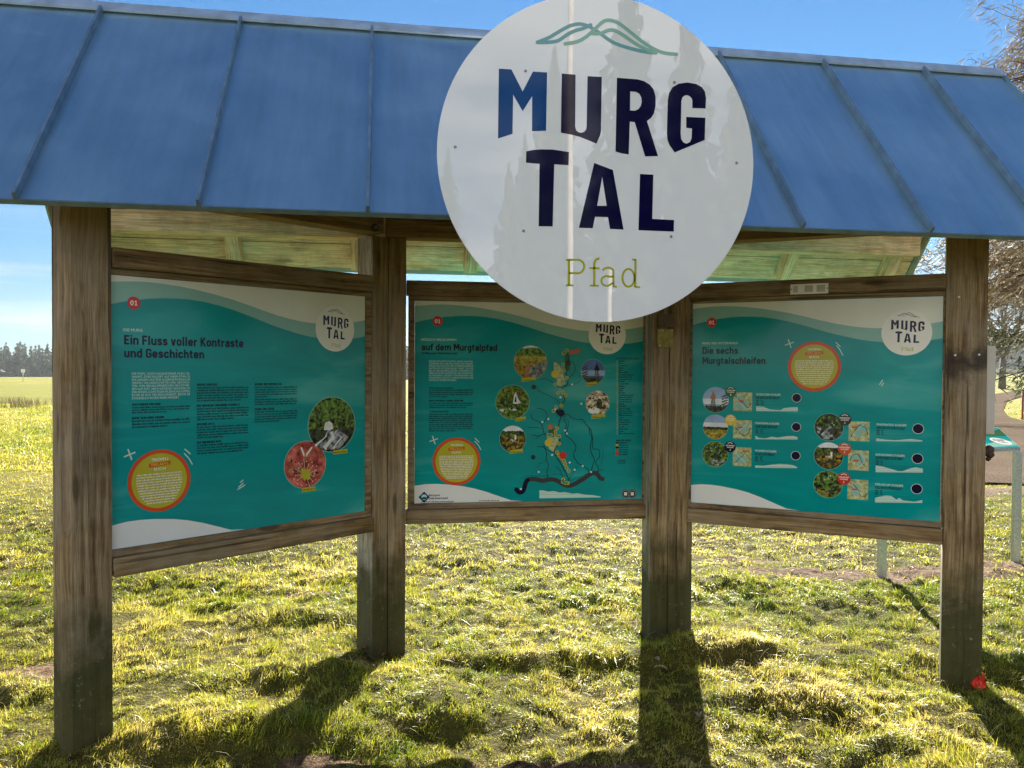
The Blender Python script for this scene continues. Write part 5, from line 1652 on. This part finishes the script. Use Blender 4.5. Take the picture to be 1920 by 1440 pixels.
# a few fallen leaves by the posts
LEAVES = [(1222, 1183, 'leaf_brown', 'rust brown leaf caught at the foot of the right inner post'), (1232, 1258, 'leaf_pale', 'pale leaf lying in the shadow of the right inner post, the upper of two'),
          (1238, 1273, 'leaf_pale', 'pale leaf lying in the shadow of the right inner post, the lower of two'), (688, 1226, 'leaf_brown', 'brown leaf on the left side of the left inner post foot'),
          (722, 1230, 'leaf_brown', 'brown leaf in front of the left inner post foot'), (1312, 1356, 'leaf_pale', 'pale leaf in the grass near the lower end of the post shadow'), (1702, 1105, 'leaf_brown', 'brown leaf in the grass left of the right end post')]
for i, (px, py, mk, lb) in enumerate(LEAVES):
    g = gnd(px, py)
    r = random.Random(i)
    bm = bmesh.new()
    L = r.uniform(.045, .07)
    N = 7
    rows = []
    for k in range(N):
        t = k / (N - 1)
        w = L * .30 * math.sin(math.pi * min(1, t * .93 + .04)) + .0008
        z = .012 * math.sin(t * 3) + .004
        rows.append([bm.verts.new((L * (t - .5), s * w, z + (.010 if s else 0))) for s in (-1, 0, 1)])
    for k in range(N - 1):
        for s in range(2): bm.faces.new((rows[k][s], rows[k][s + 1], rows[k + 1][s + 1], rows[k + 1][s]))
    bmesh.ops.solidify(bm, geom=bm.faces[:], thickness=.0008)
    z = float(height(g.x, g.y)) + .035
    o = link('fallen_leaf', bm_done(bm, 'fallen_leaf', True), M[mk], None, Matrix.Translation((g.x, g.y, z)) @ Matrix.Rotation(r.uniform(0, 6), 4, 'Z') @ Matrix.Rotation(r.uniform(-.4, .4), 4, 'X'))
    tag(o, lb, 'leaf', 'fallen leaves around the posts')

# ------------------------------------------------------------------ trees
def foliage_mat(name, a, b, trans=.3, scale=.8):
    t = NT(name)
    gp = t.n.new('ShaderNodeNewGeometry')
    ri = t.n.new('ShaderNodeObjectInfo')
    n = t.noise(gp.outputs['Position'], scale, 4, .7)
    at = t.math('ADD', n, t.math('MULTIPLY', t.math('SUBTRACT', ri.outputs['Random'], .5), .25))
    col = t.ramp(at, [(.3, a), (.7, b)])
    t.set(Base_Color=col, Roughness=.7, Specular_IOR_Level=.2)
    tr = t.n.new('ShaderNodeBsdfTranslucent'); t.to(col, tr.inputs['Color'])
    ms = t.n.new('ShaderNodeMixShader'); ms.inputs[0].default_value = trans
    t.to(t.b.outputs[0], ms.inputs[1]); t.to(tr.outputs[0], ms.inputs[2]); t.to(ms.outputs[0], t.out.inputs['Surface'])
    return t.m
M['spruce'] = foliage_mat('spruce_needles', (.025, .045, .014), (.07, .10, .025), .3)
M['lit_spruce'] = foliage_mat('yellow_green_needles', (.03, .045, .008), (.15, .16, .03), .45, 2)
M['twig'] = foliage_mat('brown_twigs', (.085, .060, .032), (.31, .235, .13), .25, 3)
M['bark'] = plain('bark', (.09, .07, .055), .9, .35, 6)
M['pale_bark'] = plain('pale_bark', (.55, .47, .38), .8, .25, 5)
M['far_wood'] = foliage_mat('far_wood_needles', (.024, .055, .030), (.085, .125, .045), .25, .12)

def conifer_geo(h, r, seed, whorls=16, per=9, leafs=3, droop=.35):
    """crown of many drooping needle sprays; returns verts, faces"""
    q = random.Random(seed)
    v, f = [], []
    for i in range(whorls):
        t = (i + .4) / whorls
        z = h * (.10 + .90 * t)
        rad = r * (1 - t) ** .85 * q.uniform(.8, 1.12) + .02 * r
        for k in range(per):
            a = 2 * math.pi * (k + q.random() * .8) / per + i * 1.3
            L = rad * q.uniform(.7, 1.15)
            dx, dy = math.cos(a), math.sin(a)
            dz = -droop * L * q.uniform(.5, 1.3)
            w = L * .30 + .03 * r
            px, py = -dy, dx
            for s in range(leafs):
                f0, f1 = s / leafs, (s + 1.25) / leafs
                ww = w * (1 - .45 * s / leafs)
                zz = q.uniform(-.03, .03) * h
                o = len(v)
                v += [(dx * L * f0 + px * ww * .35, dy * L * f0 + py * ww * .35, z + dz * f0 * f0 + zz),
                      (dx * L * f0 - px * ww * .35, dy * L * f0 - py * ww * .35, z + dz * f0 * f0 + zz),
                      (dx * L * (f0 + f1) / 2 - px * ww * .75, dy * L * (f0 + f1) / 2 - py * ww * .75, z + dz * f1 * f1 - .03 * h * q.random()),
                      (dx * L * f1, dy * L * f1, z + dz * f1 * f1 + zz),
                      (dx * L * (f0 + f1) / 2 + px * ww * .75, dy * L * (f0 + f1) / 2 + py * ww * .75, z + dz * f1 * f1 - .03 * h * q.random())]
                f.append((o, o + 1, o + 2, o + 3, o + 4))
    # leader
    o = len(v)
    v += [(-.02 * r, 0, h * .93), (.02 * r, 0, h * .93), (0, 0, h * 1.03)]
    f.append((o, o + 1, o + 2))
    return v, f
def cpos(px, d):
    """ground point at camera distance d under picture column px"""
    x = (px - 960) / F * d
    g = D_R * x + D_F * d
    return Vector((g.x, g.y, float(height(g.x, g.y))))

# far wood: reads as one mass
def far_wood():
    q = random.Random(5)
    prot = [conifer_geo(1, .25, 100 + i, 14, 8, 1, .7) for i in range(5)]
    pn = [(np.array(v), f) for v, f in prot]
    V, Fc = [], []
    off = 0
    def put(px, d, h):
        nonlocal off
        g = cpos(px, d)
        v, f = pn[q.randrange(5)]
        a = q.uniform(0, 6.28)
        c, s = math.cos(a), math.sin(a)
        k = q.uniform(.85, 1.3)
        w = np.stack([(v[:, 0] * c - v[:, 1] * s) * h * k + g.x, (v[:, 0] * s + v[:, 1] * c) * h * k + g.y, v[:, 2] * h + g.z - .3], -1)
        V.append(w); Fc.extend([tuple(i + off for i in p) for p in f]); off += len(w)
    for px in np.arange(-700, 2700, 9):
        p = float(px)
        far = 225 + 25 * math.sin(p * .004) + (60 if p > 1500 else 0)
        for row in range(8):
            if q.random() < .06: continue
            put(p + q.uniform(-9, 9), far + row * 9 + q.uniform(-5, 5), (10.5 + row * .75) * q.uniform(.72, 1.12) * (1 if p < 1500 else 1.35))
    me = from_pydata('far_wood', np.concatenate(V).tolist(), Fc)
    tag(link('far_wood', me, M['far_wood']), 'hazy dark conifer wood along the far edge of the meadow', 'wood', kind='stuff')
far_wood()

def limb(p, d, L, r, q, depth, tubes, tips, bend=.25, split=(2, 4), drop=0.0):
    """grow one limb; tubes collects (points, radii), tips collects (point, direction)"""
    pts, rad = [Vector(p)], [r]
    dd = Vector(d).normalized()
    n = 5
    for i in range(n):
        dd = (dd + Vector((q.uniform(-1, 1), q.uniform(-1, 1), q.uniform(-1, 1) - drop)) * bend * .5).normalized()
        pts.append(pts[-1] + dd * L / n)
        rad.append(r * (1 - .55 * (i + 1) / n))
        if depth == 0 or i >= 2: tips.append((pts[-1].copy(), dd.copy()))
    tubes.append((pts, rad))
    if depth > 0:
        for k in range(q.randint(*split)):
            i = q.randint(1, n)
            nd = (dd + Vector((q.uniform(-1, 1), q.uniform(-1, 1), q.uniform(-.6, .8))) * .85).normalized()
            limb(pts[i], nd, L * q.uniform(.5, .72), rad[i] * .62, q, depth - 1, tubes, tips, bend, split, drop)
def strip_mesh(items):
    """thin flat twigs: list of (p, dir, length, width)"""
    v, f = [], []
    for p, d, L, w in items:
        s = d.orthogonal().normalized() * w / 2
        m = p + d * L * .5 + Vector((0, 0, -.06 * L))
        e = p + d * L + Vector((0, 0, -.22 * L))
        o = len(v)
        v += [p - s, p + s, m + s * .8, m - s * .8, e]
        f += [(o, o + 1, o + 2, o + 3), (o + 3, o + 2, o + 4)]
    return v, f
def needle_tree(name, g, h, r, seed, z0, mats, label, cat, n_limbs=60, twigs=9000, tl=.5, tw=.02, dropy=.35, top=1.0):
    q = random.Random(seed)
    root = empty(name, g, label, cat)
    MW[root.name] = Matrix.Translation(g)
    tp = [(q.uniform(-.05, .05) * i, q.uniform(-.05, .05) * i, h * i / 8) for i in range(9)]
    v, f = tube(tp, [.22 * (1 - i / 8.6) * h / 12 + .02 for i in range(9)], 10)
    link('trunk', from_pydata('trunk', v, f, True), M['bark'], root, Matrix.Translation(g))
    tubes, tips = [], []
    for i in range(n_limbs):
        t = z0 + (1 - z0) * (i / n_limbs)
        a = i * 2.4 + q.uniform(-.4, .4)
        L = r * ((1 - t) ** .6 * .9 + .12) * q.uniform(.75, 1.15)
        k = t * 8; j = min(int(k), 7)
        p = Vector(tp[j]).lerp(Vector(tp[j + 1]), k - j)
        limb(p, (math.cos(a), math.sin(a), q.uniform(-.1, .35)), L, .035 * h / 12, q, 1, tubes, tips, .3, (3, 5), dropy)
    tv, tf = join([tube(p_, r_, 4) for p_, r_ in tubes])
    link('limbs', from_pydata('limbs', tv, tf), M['bark'], root, Matrix.Translation(g))
    it = []
    for i in range(twigs):
        p, d = tips[q.randrange(len(tips))]
        p = p + Vector((q.gauss(0, .22), q.gauss(0, .22), q.gauss(0, .18))) * r / 3.2
        dd = (d * .5 + Vector((q.uniform(-1, 1), q.uniform(-1, 1), q.uniform(-1.0, .35)))).normalized()
        it.append((p, dd, tl * q.uniform(.4, 1.2), tw * q.uniform(.6, 1.3)))
    v, f = strip_mesh(it)
    link('crown', from_pydata('crown', v, f), mats, root, Matrix.Translation(g))
    return root
g = cpos(2075, 15.5); 
needle_tree('brown_tree', g, 11.5, 2.9, 3, .27, M['twig'], 'tall brown twiggy tree beside the road, hanging above the right post', 'tree', 110, 75000, .36, .024, .25)
g = cpos(2035, 24)
needle_tree('spruce_tree', g, 10, 3.6, 9, .20, M['lit_spruce'], 'yellow green spruce whose low boughs hang below the brown tree', 'tree', 60, 70000, .26, .036, .5)

def bare_tree(g, h, seed, label, spread=.5):
    q = random.Random(seed)
    root = empty('bare_tree', g, label, 'tree', 'bare trees along the road')
    MW[root.name] = Matrix.Translation(g)
    v, f = tube([(0, 0, -.4), (.03, .02, h * .12), (.08, -.03, h * .3)], [h * .026, h * .020, h * .015], 8)
    link('trunk', from_pydata('trunk', v, f, True), M['bark'], root, Matrix.Translation(g))
    tubes, tips = [], []
    for i in range(9):
        a = i * 2.4
        limb((.06, -.02, h * (.16 + .015 * i)), (math.cos(a) * spread, math.sin(a) * spread, 1), h * q.uniform(.4, .62), h * .009, q, 2, tubes, tips, .3, (3, 5))
    v, f = join([tube(p_, r_, 4) for p_, r_ in tubes])
    o2 = strip_mesh([(p, (d + Vector((q.uniform(-1, 1), q.uniform(-1, 1), q.uniform(-.3, 1))) * .6).normalized(), h * q.uniform(.05, .12), .03) for p, d in tips for _ in range(2)])
    v, f = join([(v, f), o2])
    link('crown', from_pydata('crown', v, f), M['bark'], root, Matrix.Translation(g))
bare_tree(cpos(1879, 62), 11.5, 4, 'dark leafless tree on the verge just right of the right end post')
bare_tree(cpos(1862, 74), 9, 6, 'smaller leafless tree half hidden by the right end post', .6)

# grassy verge bits: red marker post, guard rail, small trail sign on the far crest
g = cpos(1918.5, 27)
e = empty('marker_post', g, 'thin dull red post standing at the bend of the road', 'post')
MW[e.name] = Matrix.Translation(g)
v, f = tube([(0, 0, -.2), (0, 0, 1.0)], .035, 10)
link('shaft', from_pydata('shaft', v, f, True), M['red_paint'], e, Matrix.Translation(g))
v, f = tube([(0, 0, 1.0), (0, 0, 1.03)], [.040, .030], 10)
link('cap', from_pydata('cap', v, f, True), M['galv'], e, Matrix.Translation(g))
g = cpos(43, 80)
e = empty('trail_sign', g, 'tiny white sign on a thin post on the far meadow crest', 'sign')
MW[e.name] = Matrix.Translation(g)
v, f = tube([(0, 0, -.2), (0, 0, 1.1)], .03, 8)
link('pole', from_pydata('pole', v, f, True), M['galv'], e, Matrix.Translation(g))
bm = bmesh.new(); bm_box(bm, -.20, .20, -.012, .012, .85, 1.18, .008)
link('panel', bm_done(bm, 'panel'), M['white_nail'], e, frame(g, D_R.to_3d(), D_F.to_3d(), (0, 0, 1)))
p0, p1 = cpos(1840, 95), cpos(2150, 80)
e = empty('guard_rail', (p0 + p1) / 2, 'pale guard rail along the far road behind the leafless tree', 'guard rail')
MW[e.name] = Matrix.Translation((p0 + p1) / 2)
timber('rail_beam', p0 + Vector((0, 0, .95)), p1 + Vector((0, 0, .95)), .06, .30, M['beige'], e)
for i in range(9):
    p = p0.lerp(p1, i / 8); p.z = float(height(p.x, p.y))
    timber('rail_post', p + Vector((0, .08, -.3)), p + Vector((0, .08, 1.2)), .10, .10, M['galv'], e, up=(1, 0, 0))
# dry weeds on the near meadow edge
q = random.Random(12)
for i, (px, d) in enumerate(((34, 31), (62, 33), (20, 35))):
    g = cpos(px, d)
    it = [(Vector((q.gauss(0, .35), q.gauss(0, .2), 0)), Vector((q.gauss(0, .2), q.gauss(0, .2), 1)).normalized(), q.uniform(.25, .55), .012) for _ in range(90)]
    v, f = strip_mesh(it)
    tag(link('dry_weeds', from_pydata('dry_weeds', v, f), M['twig'], None, Matrix.Translation(g)), ['clump of dry weeds on the far meadow, the middle one', 'clump of dry weeds on the far meadow, nearest the left end post', 'clump of dry weeds on the far meadow, the leftmost one'][i], 'weeds', 'dry weeds on the meadow')

# trees and a pole behind the viewer: the round sign and the boards mirror them
def mirror_dir(px, py):
    p = on(px, py, SIGN_C, (0, 1, 0))
    d = ray(px, py); d = Vector((d.x, -d.y, d.z))
    return p, d
def behind(px, py, dist):
    p, d = mirror_dir(px, py)
    t = dist / -d.y
    return p + d * t
protos = []
for i in range(3):
    v, f = conifer_geo(1, .17, 300 + i, 26, 11, 3, .45)
    protos.append(from_pydata('crown', v, f))
trunkm = from_pydata('trunk', *tube([(0, 0, -.02), (0, 0, .5), (0, 0, .97)], [.016, .010, .002], 8), True)
firsts = []
BACK = [(840, 280, 34, 1.0), (985, 255, 40, 1.0), (955, 285, 37, .95), (1040, 90, 46, 1.0), (1180, -60, 48, 1.0), (1290, 20, 44, 1.05), (1390, 90, 40, 1.0), (760, 230, 42, 1.0)]
BLAB = ['slender conifer mirrored at the left rim of the round sign', 'conifer mirrored left of the mirrored pole, under the letter M', 'shorter conifer mirrored close beside the one under the letter M', 'tall conifer mirrored behind the pole near the top of the round sign',
        'tallest conifer mirrored in the upper middle of the round sign', 'conifer mirrored in the upper right of the round sign', 'conifer mirrored near the right rim of the round sign', 'conifer behind the viewer farthest to the left']
for i, (px, py, dist, k) in enumerate(BACK):
    top = behind(px, py, dist)
    h = top.z * k
    g = Vector((top.x, top.y, 0))
    e = empty('conifer_tree', Matrix.Translation(g) @ Matrix.Scale(h, 4), BLAB[i], 'tree', 'conifers behind the viewer')
    MW[e.name] = Matrix.Translation(g) @ Matrix.Scale(h, 4)
    for nm, me, mt in (('crown', protos[i % 3], 'spruce'), ('trunk', trunkm, 'bark')):
        o = bpy.data.objects.new(nm, me)
        if not me.materials: me.materials.append(M[mt])
        COL.objects.link(o); o.parent = e
for px, dist, htop, lb in ((1068, 11, 9.0, 'tall pale wooden pole mirrored through the round sign'), (1143, 14, 0, 'short pale post mirrored at the foot of the round sign')):
    a = behind(px, 300 if htop else 540, dist)
    h = htop or behind(px, 505, dist).z
    bm = bmesh.new()
    v, f = tube([(0, 0, -.3), (.02, 0, h * .4), (-.01, .01, h * .8), (.02, 0, h)], [.062, .06, .055, .05], 12)
    o = link('wooden_pole', from_pydata('wooden_pole', v, f, True), M['pale_bark'], None, Matrix.Translation((a.x, a.y, 0)))
    tag(o, lb, 'pole')

# ------------------------------------------------------------------ haze in the air
bm = bmesh.new()
bm_box(bm, -1000, 1000, -1000, 1000, -9, 60)
t = NT('haze_air')
t.n.remove(t.b)
vol = t.n.new('ShaderNodeVolumePrincipled')
vol.inputs['Color'].default_value = (.86, .92, 1.0, 1)
vol.inputs['Density'].default_value = .00022
vol.inputs['Anisotropy'].default_value = .3
t.to(vol.outputs['Volume'], t.out.inputs['Volume'])
tag(link('haze', bm_done(bm, 'haze'), t.m), 'thin bluish haze over the far meadow and wood', kind='stuff')
